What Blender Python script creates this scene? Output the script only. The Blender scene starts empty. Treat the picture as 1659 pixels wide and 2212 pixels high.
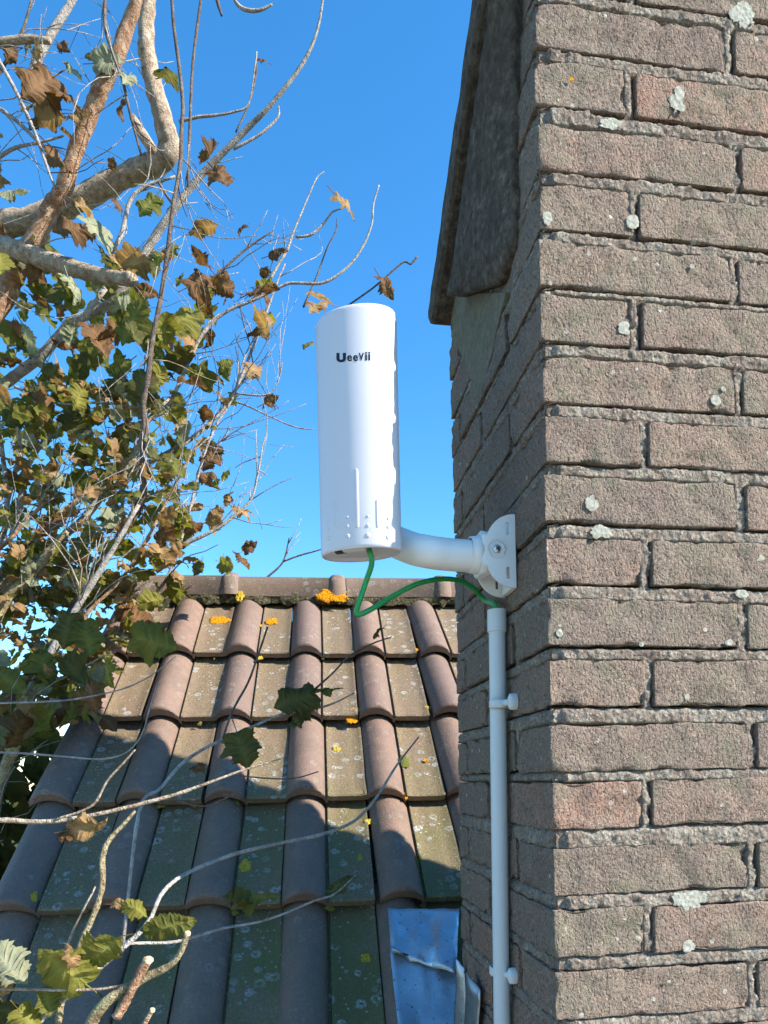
import bpy, bmesh, math, random
import numpy as np
from mathutils import Vector, Matrix, noise as mn

random.seed(7); np.random.seed(7)
scene = bpy.context.scene
col = scene.collection
R_ = math.radians

# ------------------------------------------------------------------ camera
ZC = 2.6                                   # eye height above the ground
FPX, XPP, YPP = 1480.0, 829.5, 1655.0      # focal length / principal point, photo measured at 1659 x 2212
YAW, PITCH, ROLL = math.atan(209 / 1480), R_(1.2), 0.017
fw = Vector((math.sin(YAW) * math.cos(PITCH), math.cos(YAW) * math.cos(PITCH), math.sin(PITCH)))
r0 = Vector((math.cos(YAW), -math.sin(YAW), 0)); u0 = r0.cross(fw)
cr = r0 * math.cos(ROLL) - u0 * math.sin(ROLL)
cu = u0 * math.cos(ROLL) + r0 * math.sin(ROLL)
CAM = Vector((0, 0, ZC))
cd = bpy.data.cameras.new('camera'); cam = bpy.data.objects.new('camera', cd); col.objects.link(cam)
cam.matrix_world = Matrix(((cr.x, cu.x, -fw.x, CAM.x), (cr.y, cu.y, -fw.y, CAM.y), (cr.z, cu.z, -fw.z, CAM.z), (0, 0, 0, 1)))
cd.sensor_fit = 'VERTICAL'; cd.sensor_height = 36.0; cd.sensor_width = 27.0
cd.lens = 36.0 * FPX / 2212.0
cd.shift_y = (YPP - 1106.0) / 2212.0
cd.clip_start = 0.05; cd.clip_end = 2000
scene.camera = cam

# ------------------------------------------------------------------ sky, sun, exposure
SUN_AZ, SUN_EL = R_(63.5), R_(33.0)        # azimuth to the right of straight behind the wall's front
sun_dir = Vector((math.sin(SUN_AZ) * math.cos(SUN_EL), -math.cos(SUN_AZ) * math.cos(SUN_EL), math.sin(SUN_EL)))
world = bpy.data.worlds.new('World'); scene.world = world; world.use_nodes = True
wn = world.node_tree; wn.nodes.clear()
wo = wn.nodes.new('ShaderNodeOutputWorld'); bg = wn.nodes.new('ShaderNodeBackground')
sky = wn.nodes.new('ShaderNodeTexSky'); sky.sky_type = 'NISHITA'; sky.sun_disc = False
sky.sun_elevation = SUN_EL; sky.sun_rotation = math.atan2(sun_dir.x, sun_dir.y)
sky.air_density = 1.0; sky.dust_density = 0.0; sky.ozone_density = 3.0; sky.altitude = 0
hs = wn.nodes.new('ShaderNodeHueSaturation'); hs.inputs['Saturation'].default_value = 1.29; hs.inputs['Hue'].default_value = 0.497
wn.links.new(sky.outputs[0], hs.inputs['Color']); wn.links.new(hs.outputs[0], bg.inputs[0])
bg.inputs[1].default_value = 0.132
wn.links.new(bg.outputs[0], wo.inputs[0])
sd = bpy.data.lights.new('sun', 'SUN'); sd.energy = 4.5; sd.angle = R_(0.53); sd.color = (1.0, 0.93, 0.82)
so = bpy.data.objects.new('sun', sd); col.objects.link(so)
so.rotation_euler = (-sun_dir).to_track_quat('-Z', 'Y').to_euler(); so.location = (3, -3, 8)
vs = scene.view_settings
vs.view_transform = 'Standard'; vs.look = 'None'; vs.gamma = 1.0; vs.use_curve_mapping = False
vs.exposure = 1.5
cy = scene.cycles
cy.max_bounces = 5; cy.diffuse_bounces = 3; cy.glossy_bounces = 2; cy.transmission_bounces = 3; cy.transparent_max_bounces = 4
cy.caustics_reflective = False; cy.caustics_refractive = False; cy.use_adaptive_sampling = True; cy.adaptive_threshold = 0.02

# ------------------------------------------------------------------ helpers
def ray(x, y):
    return fw + cr * ((x - XPP) / FPX) + cu * ((YPP - y) / FPX)
def P(x, y, depth):                        # a point seen at (x, y), `depth` metres in front of the camera
    return CAM + ray(x, y) * depth
def on_plane(x, y, p0, n):
    d = ray(x, y); return CAM + d * ((p0 - CAM).dot(n) / d.dot(n))
def px(w, depth): return w * depth / FPX

def tag(o, label=None, cat=None, group=None, kind=None):
    if label: o['label'] = label
    if cat: o['category'] = cat
    if group: o['group'] = group
    if kind: o['kind'] = kind
    return o
def empty(name, loc):
    o = bpy.data.objects.new(name, None); o.empty_display_size = 0.05
    col.objects.link(o); o.location = loc; return o
def wloc(o):
    v = Vector(o.location)
    while o.parent: o = o.parent; v += Vector(o.location)
    return v
def link(name, me, m, parent=None, loc=(0, 0, 0), rot=None):
    o = bpy.data.objects.new(name, me); col.objects.link(o)
    if m is not None:
        if not me.materials: me.materials.append(m)
        elif me.materials[0] is not m:
            o.material_slots[0].link = 'OBJECT'; o.material_slots[0].material = m
    loc = Vector(loc)
    if parent: o.parent = parent; loc = loc - wloc(parent)
    o.location = loc
    if rot is not None: o.rotation_euler = rot.to_euler() if hasattr(rot, 'to_euler') else rot
    return o
def mesh(name, vs_, fs, smooth=True):
    me = bpy.data.meshes.new(name); me.from_pydata([tuple(v) for v in vs_], [], fs); me.update()
    if smooth: me.polygons.foreach_set('use_smooth', [True] * len(me.polygons))
    return me
def world_obj(name, verts, faces, m, parent=None, smooth=True, base=None):
    """verts in world space; origin at their lowest centre"""
    A = np.array([tuple(v) for v in verts])
    o0 = Vector(base) if base is not None else Vector(((A[:, 0].min() + A[:, 0].max()) / 2, (A[:, 1].min() + A[:, 1].max()) / 2, A[:, 2].min()))
    A = A - np.array(o0)
    return link(name, mesh(name, A, faces, smooth), m, parent, o0)
def bm_obj(name, bm, m, parent=None, smooth=True, loc=(0, 0, 0), rot=None):
    me = bpy.data.meshes.new(name); bm.normal_update(); bm.to_mesh(me); bm.free()
    if smooth: me.polygons.foreach_set('use_smooth', [True] * len(me.polygons))
    return link(name, me, m, parent, loc, rot)

def catmull(pts, n=6):
    out = []
    q = [pts[0] * 2 - pts[1]] + list(pts) + [pts[-1] * 2 - pts[-2]]
    for i in range(1, len(q) - 2):
        p0, p1, p2, p3 = q[i - 1:i + 3]
        for k in range(n):
            t = k / n
            out.append(0.5 * ((2 * p1) + (p2 - p0) * t + (2 * p0 - 5 * p1 + 4 * p2 - p3) * t * t + (3 * p1 - p0 - 3 * p2 + p3) * t ** 3))
    out.append(q[-2]); return out
def interp(vals, m):
    return np.interp(np.linspace(0, len(vals) - 1, m), range(len(vals)), vals)
def tube_geo(pts, rad, sides=8, rough=0.0, seed=0, caps=True):
    V, Fc = [], []
    n = len(pts); up = Vector((0.13, 0.31, 0.94)); a = None
    for i in range(n):
        t = (pts[min(i + 1, n - 1)] - pts[max(i - 1, 0)]).normalized()
        a = (t.cross(up) if a is None else a - t * a.dot(t))
        if a.length < 1e-6: a = t.cross(Vector((1, 0, 0)))
        a.normalize(); b = t.cross(a)
        for k in range(sides):
            th = 2 * math.pi * k / sides
            d = a * math.cos(th) + b * math.sin(th); r = rad[i]
            if rough:
                q = pts[i] / max(rad[i], .003) * .6 + d * 1.1 + Vector((seed * 7.1, 0, 0))
                r *= 1 + rough * mn.noise(q) + rough * .5 * mn.noise(q * 2.7)
            V.append(pts[i] + d * r)
    for i in range(n - 1):
        for k in range(sides):
            k2 = (k + 1) % sides
            Fc.append((i * sides + k, i * sides + k2, (i + 1) * sides + k2, (i + 1) * sides + k))
    if caps:
        Fc.append(tuple(range(sides - 1, -1, -1))); Fc.append(tuple((n - 1) * sides + k for k in range(sides)))
    return V, Fc
def tube(name, pts, widths, m, parent=None, sides=8, rough=0.0, n=6, seed=0, smooth_path=True):
    q = catmull(pts, n) if smooth_path and len(pts) > 2 else list(pts)
    w = interp(widths, len(q))
    V, Fc = tube_geo(q, [x / 2 for x in w], sides, rough, seed)
    return world_obj(name, V, Fc, m, parent)

# ------------------------------------------------------------------ node materials
class NT:
    def __init__(s, name, rough=0.8, spec=0.3):
        s.m = bpy.data.materials.new(name); s.m.use_nodes = True; s.t = s.m.node_tree
        s.b = s.t.nodes['Principled BSDF']; s.b.inputs['Roughness'].default_value = rough
        s.b.inputs['Specular IOR Level'].default_value = spec
        s.pos = s.t.nodes.new('ShaderNodeNewGeometry').outputs['Position']
    def n(s, t): return s.t.nodes.new(t)
    def l(s, a, b): s.t.links.new(a, b)
    def _set(s, sock, v):
        if isinstance(v, bpy.types.NodeSocket): s.l(v, sock)
        elif v is not None:
            if isinstance(v, (tuple, list)) and len(v) == 3 and sock.type == 'RGBA': v = (*v, 1)
            sock.default_value = v
    def mapping(s, scale=(1, 1, 1), vec=None, rot=(0, 0, 0)):
        k = s.n('ShaderNodeMapping'); s.l(vec or s.pos, k.inputs[0]); k.inputs['Scale'].default_value = scale
        k.inputs['Rotation'].default_value = rot; return k.outputs[0]
    def noise(s, scale, detail=4, rough=.55, vec=None, dist=0):
        k = s.n('ShaderNodeTexNoise'); s.l(vec or s.pos, k.inputs['Vector'])
        k.inputs['Scale'].default_value = scale; k.inputs['Detail'].default_value = detail
        k.inputs['Roughness'].default_value = rough; k.inputs['Distortion'].default_value = dist
        return k.outputs['Fac']
    def voro(s, scale, feat='F1', vec=None, rnd=1.0, out='Distance'):
        k = s.n('ShaderNodeTexVoronoi'); k.feature = feat; s.l(vec or s.pos, k.inputs['Vector'])
        k.inputs['Scale'].default_value = scale; k.inputs['Randomness'].default_value = rnd
        return k.outputs[out]
    def ramp(s, fac, stops):
        k = s.n('ShaderNodeValToRGB'); e = k.color_ramp.elements
        while len(e) < len(stops): e.new(.5)
        for i, (p, c) in enumerate(stops):
            e[i].position = p; c = (c, c, c) if not isinstance(c, (tuple, list)) else c; e[i].color = (*c, 1)
        s.l(fac, k.inputs[0]); return k.outputs[0]
    def mix(s, fac, a, b, mode='MIX'):
        k = s.n('ShaderNodeMix'); k.data_type = 'RGBA'; k.blend_type = mode
        s._set(k.inputs['Factor'], fac); s._set(k.inputs['A'], a); s._set(k.inputs['B'], b)
        return k.outputs['Result']
    def math(s, op, a, b=None, clamp=False):
        k = s.n('ShaderNodeMath'); k.operation = op; k.use_clamp = clamp
        s._set(k.inputs[0], a); s._set(k.inputs[1], b); return k.outputs[0]
    def rnd(s):
        return s.n('ShaderNodeObjectInfo').outputs['Random']
    def attr(s, name):
        k = s.n('ShaderNodeAttribute'); k.attribute_name = name; return k.outputs['Fac']
    def axis(s, i):
        k = s.n('ShaderNodeSeparateXYZ'); s.l(s.pos, k.inputs[0]); return k.outputs[i]
    def bump(s, h, dist, strength=1.0, prev=None):
        k = s.n('ShaderNodeBump'); k.inputs['Distance'].default_value = dist; k.inputs['Strength'].default_value = strength
        s.l(h, k.inputs['Height'])
        if prev is not None: s.l(prev, k.inputs['Normal'])
        return k.outputs[0]
    def out(s, color=None, normal=None, rough=None):
        if color is not None: s._set(s.b.inputs['Base Color'], color)
        if normal is not None: s.l(normal, s.b.inputs['Normal'])
        if rough is not None: s._set(s.b.inputs['Roughness'], rough)
        return s.m

def m_brick():
    t = NT('brick', .95, .1)
    base = t.ramp(t.rnd(), [(0, (.180, .135, .112)), (.18, (.250, .184, .145)), (.36, (.205, .155, .128)), (.55, (.275, .186, .145)), (.70, (.225, .176, .138)), (.90, (.275, .184, .142)), (1, (.32, .178, .128))])
    big = t.noise(19, 3, .65)
    c = t.mix(t.ramp(big, [(.36, .0), (.64, .8)]), base, (.235, .190, .148))
    grime = t.noise(75, 4, .72)
    c = t.mix(t.ramp(grime, [(.50, 0.0), (.68, .65)]), c, (.17, .14, .112))
    fine = t.noise(330, 3, .78)
    c = t.mix(t.ramp(fine, [(.35, .9), (.49, 0.0)]), c, (.085, .065, .055))
    c = t.mix(t.ramp(fine, [(.55, 0.0), (.72, .7)]), c, (.42, .345, .285))
    sp = t.voro(75); spm = t.voro(75, out='Color')
    k = t.math('MULTIPLY', t.math('LESS_THAN', t.math('ADD', sp, t.math('MULTIPLY', fine, .25)), .31), t.math('GREATER_THAN', spm, .86))
    c = t.mix(t.math('MULTIPLY', k, .7), c, (.50, .48, .42))
    alg = t.ramp(t.math('MULTIPLY', big, grime), [(.25, 0.0), (.38, .45)])
    c = t.mix(alg, c, (.17, .165, .11))
    pit = t.ramp(t.noise(250, 2, .6, t.mapping((1, 1, .6))), [(.34, 0.0), (.46, 1.0)])
    h = t.math('ADD', t.math('MULTIPLY', pit, .45), t.math('ADD', t.math('MULTIPLY', fine, 1.1), t.math('MULTIPLY', grime, .7)))
    return t.out(c, t.bump(h, .0030, 1.0))
def m_mortar():
    t = NT('mortar', .97, .05)
    a = t.noise(38, 4, .75); f = t.noise(330, 3, .75)
    c = t.ramp(a, [(.34, (.185, .142, .115)), (.46, (.22, .178, .145)), (.58, (.265, .232, .19)), (.75, (.34, .31, .265))])
    c = t.mix(t.ramp(f, [(.37, .8), (.51, 0.0)]), c, (.085, .068, .055))
    v = t.voro(170)
    c = t.mix(t.ramp(v, [(.14, .45), (.30, 0.0)]), c, (.46, .43, .37))
    h = t.math('ADD', f, t.math('MULTIPLY', v, -.8))
    return t.out(c, t.bump(h, .003, 1.0))
def m_lichen(name, c1, c2, sc=260, bd=.0008):
    t = NT(name, .95, .05)
    f = t.noise(sc, 4, .7); g = t.voro(sc * .8)
    c = t.ramp(f, [(.3, c1), (.65, c2)])
    rim = t.attr('rim')
    t._set(t.b.inputs['Alpha'], t.math('GREATER_THAN', t.math('ADD', t.noise(sc * .55, 4, .75), t.math('MULTIPLY', t.math('SUBTRACT', 1.0, rim), .70)), .66))
    return t.out(c, t.bump(t.math('ADD', f, g), bd, 1.0))
def m_tile():
    t = NT('roof_tile', .66, .3)
    pan = t.attr('pan'); z = t.axis(2)
    base = t.ramp(t.rnd(), [(0, (.150, .104, .088)), (.35, (.205, .128, .095)), (.7, (.17, .115, .095)), (1, (.21, .135, .102))])
    f = t.noise(240, 3, .7); md = t.noise(24, 4, .7)
    c = t.mix(t.ramp(md, [(.40, 0.0), (.66, .6)]), base, (.115, .09, .072))
    c = t.mix(t.ramp(f, [(.54, 0.0), (.72, .55)]), c, (.29, .215, .165))
    c = t.mix(t.ramp(f, [(.30, .5), (.44, 0.0)]), c, (.07, .055, .045))
    crust = t.math('MULTIPLY', pan, t.ramp(md, [(.34, .35), (.60, .9)]))
    c = t.mix(crust, c, t.mix(t.ramp(f, [(.35, 0.0), (.65, 1.0)]), (.088, .064, .034), (.25, .19, .105)))
    low = t.math('MULTIPLY', t.math('SUBTRACT', ZC + .16, z), 2.2, True)
    lg = t.noise(7, 4, .65)
    low = t.math('MULTIPLY', low, t.ramp(t.math('ADD', t.axis(0), .75), [(.15, .12), (.60, 1.0)]))
    alg = t.math('MULTIPLY', low, t.math('MULTIPLY', t.math('ADD', t.math('MULTIPLY', pan, .8), .10), t.ramp(lg, [(.36, .25), (.56, 1.0)])))
    c = t.mix(t.math('MULTIPLY', alg, .85), c, t.mix(f, (.048, .056, .012), (.145, .155, .042)))
    wob = t.math('MULTIPLY', f, .34)
    v = t.math('ADD', t.voro(36), wob); vc = t.voro(36, out='Color')
    patch = t.ramp(t.noise(5.5, 3, .65), [(.44, 0.0), (.56, 1.0)])
    sp = t.math('MULTIPLY', t.math('MULTIPLY', t.math('LESS_THAN', v, .56), t.math('GREATER_THAN', v, .30)), t.math('GREATER_THAN', vc, .55))
    v2 = t.math('ADD', t.voro(95), wob); v2c = t.voro(95, out='Color')
    sp2 = t.math('MULTIPLY', t.math('LESS_THAN', v2, .45), t.math('GREATER_THAN', v2c, .55))
    wl = t.math('MULTIPLY', t.math('MAXIMUM', sp, sp2), t.math('MULTIPLY', patch, t.math('ADD', t.math('MULTIPLY', pan, .75), .25)))
    wl = t.math('MULTIPLY', wl, t.ramp(f, [(.36, .1), (.54, 1.0)]))
    c = t.mix(t.math('MULTIPLY', wl, .85), c, (.42, .42, .38))
    return t.out(c, t.bump(t.math('ADD', t.math('ADD', f, t.math('MULTIPLY', md, .5)), wl), .002, 1.0))
def m_moss():
    t = NT('bedding_mortar', .95, .05)
    f = t.noise(130, 5, .7); a = t.noise(25, 4)
    c = t.ramp(f, [(.34, (.025, .022, .014)), (.5, (.09, .078, .045)), (.7, (.26, .235, .165))])
    c = t.mix(t.ramp(a, [(.48, 0.0), (.62, .55)]), c, (.075, .075, .025))
    return t.out(c, t.bump(f, .012, 1.0))
def m_bark(name, c1, c2, c3, lich=(.42, .42, .28), la=.5):
    t = NT(name, .85, .2)
    f = t.noise(48, 4, .7); g = t.noise(240, 3, .7)
    c = t.ramp(f, [(.34, c1), (.5, c2), (.64, c3)])
    c = t.mix(t.ramp(g, [(.36, .5), (.50, 0.0)]), c, tuple(x * .5 for x in c1))
    c = t.mix(t.ramp(t.noise(38, 5, .7), [(.54, 0.0), (.64, la)]), c, lich)
    return t.out(c, t.bump(t.math('ADD', t.math('MULTIPLY', f, 1.6), g), .006, 1.0))
def m_leaf(name, c1, c2, spot, sa=.6, trans=.35):
    t = NT(name, .65, .14)
    v = t.attr('vein'); f = t.noise(70, 4, .6); rn = t.rnd()
    c = t.mix(t.math('ADD', t.math('MULTIPLY', f, .7), t.math('MULTIPLY', rn, .35), True), c1, c2)
    c = t.mix(t.ramp(t.noise(45, 5, .7), [(.54, 0.0), (.66, sa)]), c, spot)
    c = t.mix(t.math('MULTIPLY', v, .35), c, tuple(min(1, x * 1.7 + .03) for x in c2))
    nb = t.bump(t.math('ADD', f, t.math('MULTIPLY', v, .8)), .004, .8)
    t.out(c, nb)
    tr = t.n('ShaderNodeBsdfTranslucent'); t.l(c, tr.inputs[0]); t.l(nb, tr.inputs['Normal'])
    bc = t.mix(1.0, c, (1.25, 1.2, .7), 'MULTIPLY'); t.l(bc, tr.inputs[0])
    mx = t.n('ShaderNodeMixShader'); mx.inputs[0].default_value = trans
    t.l(t.b.outputs[0], mx.inputs[1]); t.l(tr.outputs[0], mx.inputs[2])
    t.l(mx.outputs[0], t.t.nodes['Material Output'].inputs[0])
    return t.m
def m_plain(name, c, rough=.4, spec=.5, metal=0, var=.0, bumpd=0, dirt=None):
    t = NT(name, rough, spec); t.b.inputs['Metallic'].default_value = metal
    k = c
    if var:
        k = t.mix(t.math('MULTIPLY', t.noise(30, 5, .6), var), c, tuple(x * .55 for x in c))
    if dirt:
        k = t.mix(t.ramp(t.noise(55, 6, .7), [(.55, 0.0), (.75, dirt)]), k, (.25, .22, .17))
    nb = t.bump(t.noise(220, 3), bumpd, 1.0) if bumpd else None
    return t.out(k, nb)
def m_lead():
    t = NT('lead', .3, .5); t.b.inputs['Metallic'].default_value = .8
    a = t.noise(9, 4, .6); f = t.noise(120, 5, .7)
    c = t.mix(t.ramp(a, [(.35, 0.0), (.65, 1.0)]), (.46, .50, .54), (.32, .36, .40))
    c = t.mix(t.ramp(t.noise(40, 6, .7), [(.60, 0.0), (.72, .6)]), c, (.17, .19, .20))
    c = t.mix(t.ramp(t.voro(60), [(.10, .8), (.16, 0.0)]), c, (.12, .13, .13))
    return t.out(c, t.bump(t.math('ADD', f, t.math('MULTIPLY', a, 2.)), .002, .6), t.ramp(f, [(.3, .25), (.7, .42)]))
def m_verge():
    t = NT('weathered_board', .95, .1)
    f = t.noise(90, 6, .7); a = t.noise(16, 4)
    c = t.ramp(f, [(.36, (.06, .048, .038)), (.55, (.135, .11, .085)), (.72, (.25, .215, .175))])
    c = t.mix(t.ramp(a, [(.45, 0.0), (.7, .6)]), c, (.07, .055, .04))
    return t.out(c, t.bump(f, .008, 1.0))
def m_grass():
    t = NT('grass_ground', .95, .1)
    f = t.noise(3, 6, .7); g = t.noise(60, 4, .7)
    return t.out(t.mix(g, t.mix(f, (.035, .06, .018), (.07, .09, .03)), (.05, .07, .02)), t.bump(g, .03, 1.0))

M = dict(brick=m_brick(), mortar=m_mortar(), tile=m_tile(), moss=m_moss(), lead=m_lead(), verge=m_verge(), grass=m_grass(),
    lich_white=m_lichen('white_lichen', (.24, .235, .19), (.40, .395, .335)),
    lich_orange=m_lichen('orange_lichen', (.36, .13, .006), (.62, .27, .012), 200, .003),
    lich_yellow=m_lichen('yellow_lichen', (.28, .19, .02), (.50, .36, .05), 200, .003),
    lich_moss=m_lichen('moss_cushion', (.07, .07, .018), (.17, .165, .045)),
    render=m_lichen('old_render', (.12, .105, .075), (.20, .18, .13), 120, .003),
    white=m_plain('white_plastic', (.60, .585, .62), .35, .5),
    white2=m_plain('white_plastic_arm', (.73, .74, .73), .4, .45, bumpd=.0001),
    pvc=m_plain('grey_pvc', (.56, .60, .61), .45, .4, var=.12),
    black=m_plain('logo_ink', (.012, .012, .018), .5, .3),
    dark=m_plain('dark_socket', (.05, .05, .05), .6, .3),
    steel=m_plain('screw_steel', (.70, .68, .64), .3, .5, metal=1.0),
    green=m_plain('green_cable', (.015, .27, .06), .38, .5),
    bounce_paving=m_plain('bounce_concrete', (.42, .37, .31), .9, .2, var=.35),  # warm tone for the added out-of-view paving that bounces sunlight
    wall=m_plain('shed_render', (.35, .32, .28), .9, .2, var=.4, bumpd=.002),
    bark=m_bark('tan_bark', (.24, .165, .115), (.40, .30, .215), (.54, .45, .35), (.46, .45, .34), .6),
    bark_red=m_bark('reddish_bark', (.22, .11, .065), (.38, .215, .13), (.52, .36, .24), (.48, .43, .33), la=.45),
    twig=m_bark('grey_twig', (.24, .21, .185), (.37, .33, .30), (.50, .46, .42), (.5, .5, .42), .35),
    twig_dark=m_bark('dark_twig', (.09, .065, .055), (.15, .11, .09), (.21, .17, .14), (.3, .3, .22), .2),
    lichbark=m_bark('lichened_bark', (.17, .125, .07), (.30, .24, .14), (.40, .35, .20), (.46, .45, .22), .8),
    cut=m_plain('cut_wood', (.55, .40, .25), .8, .2, var=.4),
    lf_green=m_leaf('leaf_green', (.075, .080, .018), (.19, .185, .040), (.19, .115, .035), .6, .5),
    lf_dark=m_leaf('leaf_dark', (.045, .050, .016), (.11, .108, .032), (.14, .085, .03), .6, .45),
    lf_yellow=m_leaf('leaf_yellow', (.12, .125, .022), (.25, .225, .045), (.20, .12, .035), .65, .48),
    lf_brown=m_leaf('leaf_brown', (.085, .042, .018), (.17, .09, .038), (.06, .035, .018), .5, .35),
    lf_tan=m_leaf('leaf_tan', (.20, .115, .05), (.33, .21, .10), (.13, .07, .03), .5, .35),
    lf_pale=m_leaf('leaf_pale', (.17, .18, .11), (.27, .27, .17), (.20, .15, .08), .4, .3),
)

# ------------------------------------------------------------------ the ground
bm = bmesh.new()
bmesh.ops.create_grid(bm, x_segments=60, y_segments=60, size=400)
for v in bm.verts: v.co.z = 0.04 * mn.noise(v.co * .2)
tag(bm_obj('ground', bm, M['grass'], smooth=True), kind='structure')

# unseen warm paving, added to bounce sunlight up into the shaded parts
V_ = [(-4, -5, -.02), (5, -5, -.02), (5, 1.5, -.02), (-4, 1.5, -.02), (-4, -5, .06), (5, -5, .06), (5, 1.5, .06), (-4, 1.5, .06)]
tag(world_obj('bounce_paving', V_, [(3, 2, 1, 0), (4, 5, 6, 7), (0, 1, 5, 4), (1, 2, 6, 5), (2, 3, 7, 6), (3, 0, 4, 7)], M['bounce_paving'], None, False), kind='structure')
# ------------------------------------------------------------------ brick chimney
WX, WY = 0.265, 0.664               # near corner of the stack
WX1, WY1 = 1.33, 1.045              # far right end and back face
zmeas = [.761, .698, .631, .568, .507, .451, .387, .324, .261, .198, .134, .072, .007, -.052, -.120, -.182, -.245]
bots = [ZC + z for z in zmeas]
for _ in range(12): bots.insert(0, bots[0] + .063)
NTOP = 12                           # courses above the frame
while bots[-1] > ZC - .62: bots.append(bots[-1] - .063)
JH = .0140
BH = .0476                          # brick height
ZTOP = bots[0] + .051; ZLOW = bots[-1] - JH
chim = empty('brick_chimney', ((WX + WX1) / 2, (WY + WY1) / 2, 0))
tag(chim, 'tall weathered brown brick chimney stack spotted with white lichen', 'chimney')

def rough_box(L, D, H, res, seed, rad=.003, amp=.0012):
    """rounded, uneven brick; x 0..L, y 0..D, z 0..H"""
    def grid(a):
        n = max(2, int(round(a / res))); e = rad
        return [0, e * .45, e] + [e + (a - 2 * e) * i / n for i in range(1, n)] + [a - e, a - e * .45, a]
    gx, gy, gz = grid(L), grid(D), grid(H); nx, ny, nz = len(gx) - 1, len(gy) - 1, len(gz) - 1
    idx, V, Fc = {}, [], []
    def vid(i, j, k):
        if (i, j, k) not in idx: idx[(i, j, k)] = len(V); V.append((gx[i], gy[j], gz[k]))
        return idx[(i, j, k)]
    for i in range(nx):
        for j in range(ny):
            Fc.append((vid(i, j, 0), vid(i, j + 1, 0), vid(i + 1, j + 1, 0), vid(i + 1, j, 0)))
            Fc.append((vid(i, j, nz), vid(i + 1, j, nz), vid(i + 1, j + 1, nz), vid(i, j + 1, nz)))
    for i in range(nx):
        for k in range(nz):
            Fc.append((vid(i, 0, k), vid(i + 1, 0, k), vid(i + 1, 0, k + 1), vid(i, 0, k + 1)))
            Fc.append((vid(i, ny, k), vid(i, ny, k + 1), vid(i + 1, ny, k + 1), vid(i + 1, ny, k)))
    for j in range(ny):
        for k in range(nz):
            Fc.append((vid(0, j, k), vid(0, j, k + 1), vid(0, j + 1, k + 1), vid(0, j + 1, k)))
            Fc.append((vid(nx, j, k), vid(nx, j + 1, k), vid(nx, j + 1, k + 1), vid(nx, j, k + 1)))
    S = Vector((seed * 3.7, seed * 1.3, seed * 9.1)); out = []
    for v in V:
        v = Vector(v); c = Vector((min(max(v.x, rad), L - rad), min(max(v.y, rad), D - rad), min(max(v.z, rad), H - rad)))
        d = v - c; n = d.normalized() if d.length > 1e-9 else Vector((0, 0, 0))
        q = v + S
        r2 = rad * (1 + .9 * mn.noise(q * 55))
        p = c + n * min(r2, rad * 1.2)
        # warp, chips along the edges
        edge = max(0, (d.length / rad - .35) / .6)
        p += n * (amp * mn.noise(q * 38) + amp * .8 * mn.noise(q * 130)) - n * edge * .0042 * max(0, mn.noise(q * 34 + Vector((5, 5, 5))) - .05)
        p.z += .0022 * mn.noise(Vector((v.x * 9, seed * 4.4, 0))) * (1 if v.z > H / 2 else .8)
        out.append(p)
    return out, Fc

brick_cache = {}
def brick_mesh(L, D, H, var):
    k = (round(L, 3), round(D, 3), var)
    if k not in brick_cache:
        V, Fc = rough_box(L, D, H, .005, var + int(L * 1000) % 50, .0013, .0016)
        brick_cache[k] = mesh('brick', V, Fc)
    return brick_cache[k]
bi = 0
def brick(x, y, z, L, D, var=None, jit=.0012):
    global bi
    bi += 1; var = bi % 5
    me = brick_mesh(L, D, BH, var)
    if x < SPLIT:                       # the flank is cut to a slope under the verge board
        if z > slope_z(y) - .004: return None
        if z + BH > slope_z(y + D) - .004: me = cut_to_slope(me, x, y, z)
    o = link('brick', me, M['brick'], chim, (x + random.uniform(-jit, jit) * 1.3, y + random.uniform(-jit, jit), z + random.uniform(-jit, jit) * .6))
    o.rotation_euler = (0, random.uniform(-.006, .006), random.uniform(-.006, .006))
    return o
SPLIT = WX + .34
SL_Y, SL_Z, SL_T = 1.045, ZC + .715, math.tan(R_(33.0))
def slope_z(y): return SL_Z + (SL_Y - y) * SL_T
def cut_to_slope(me, x, y, z):
    bm = bmesh.new(); bm.from_mesh(me)
    co = Vector((0, SL_Y - y, SL_Z - z)); no = Vector((0, SL_T, 1)).normalized()
    bmesh.ops.bisect_plane(bm, geom=bm.verts[:] + bm.edges[:] + bm.faces[:], plane_co=co, plane_no=no, clear_outer=True)
    bmesh.ops.holes_fill(bm, edges=[e for e in bm.edges if e.is_boundary], sides=0)
    m2 = bpy.data.meshes.new('brick'); bm.to_mesh(m2); bm.free()
    m2.polygons.foreach_set('use_smooth', [True] * len(m2.polygons)); m2.materials.append(M['brick']); return m2
J = .012
hidden_boxes = []
vjx, vjy = [], []                      # upright joints for the mortar relief: (course, x0, x1)
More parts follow.
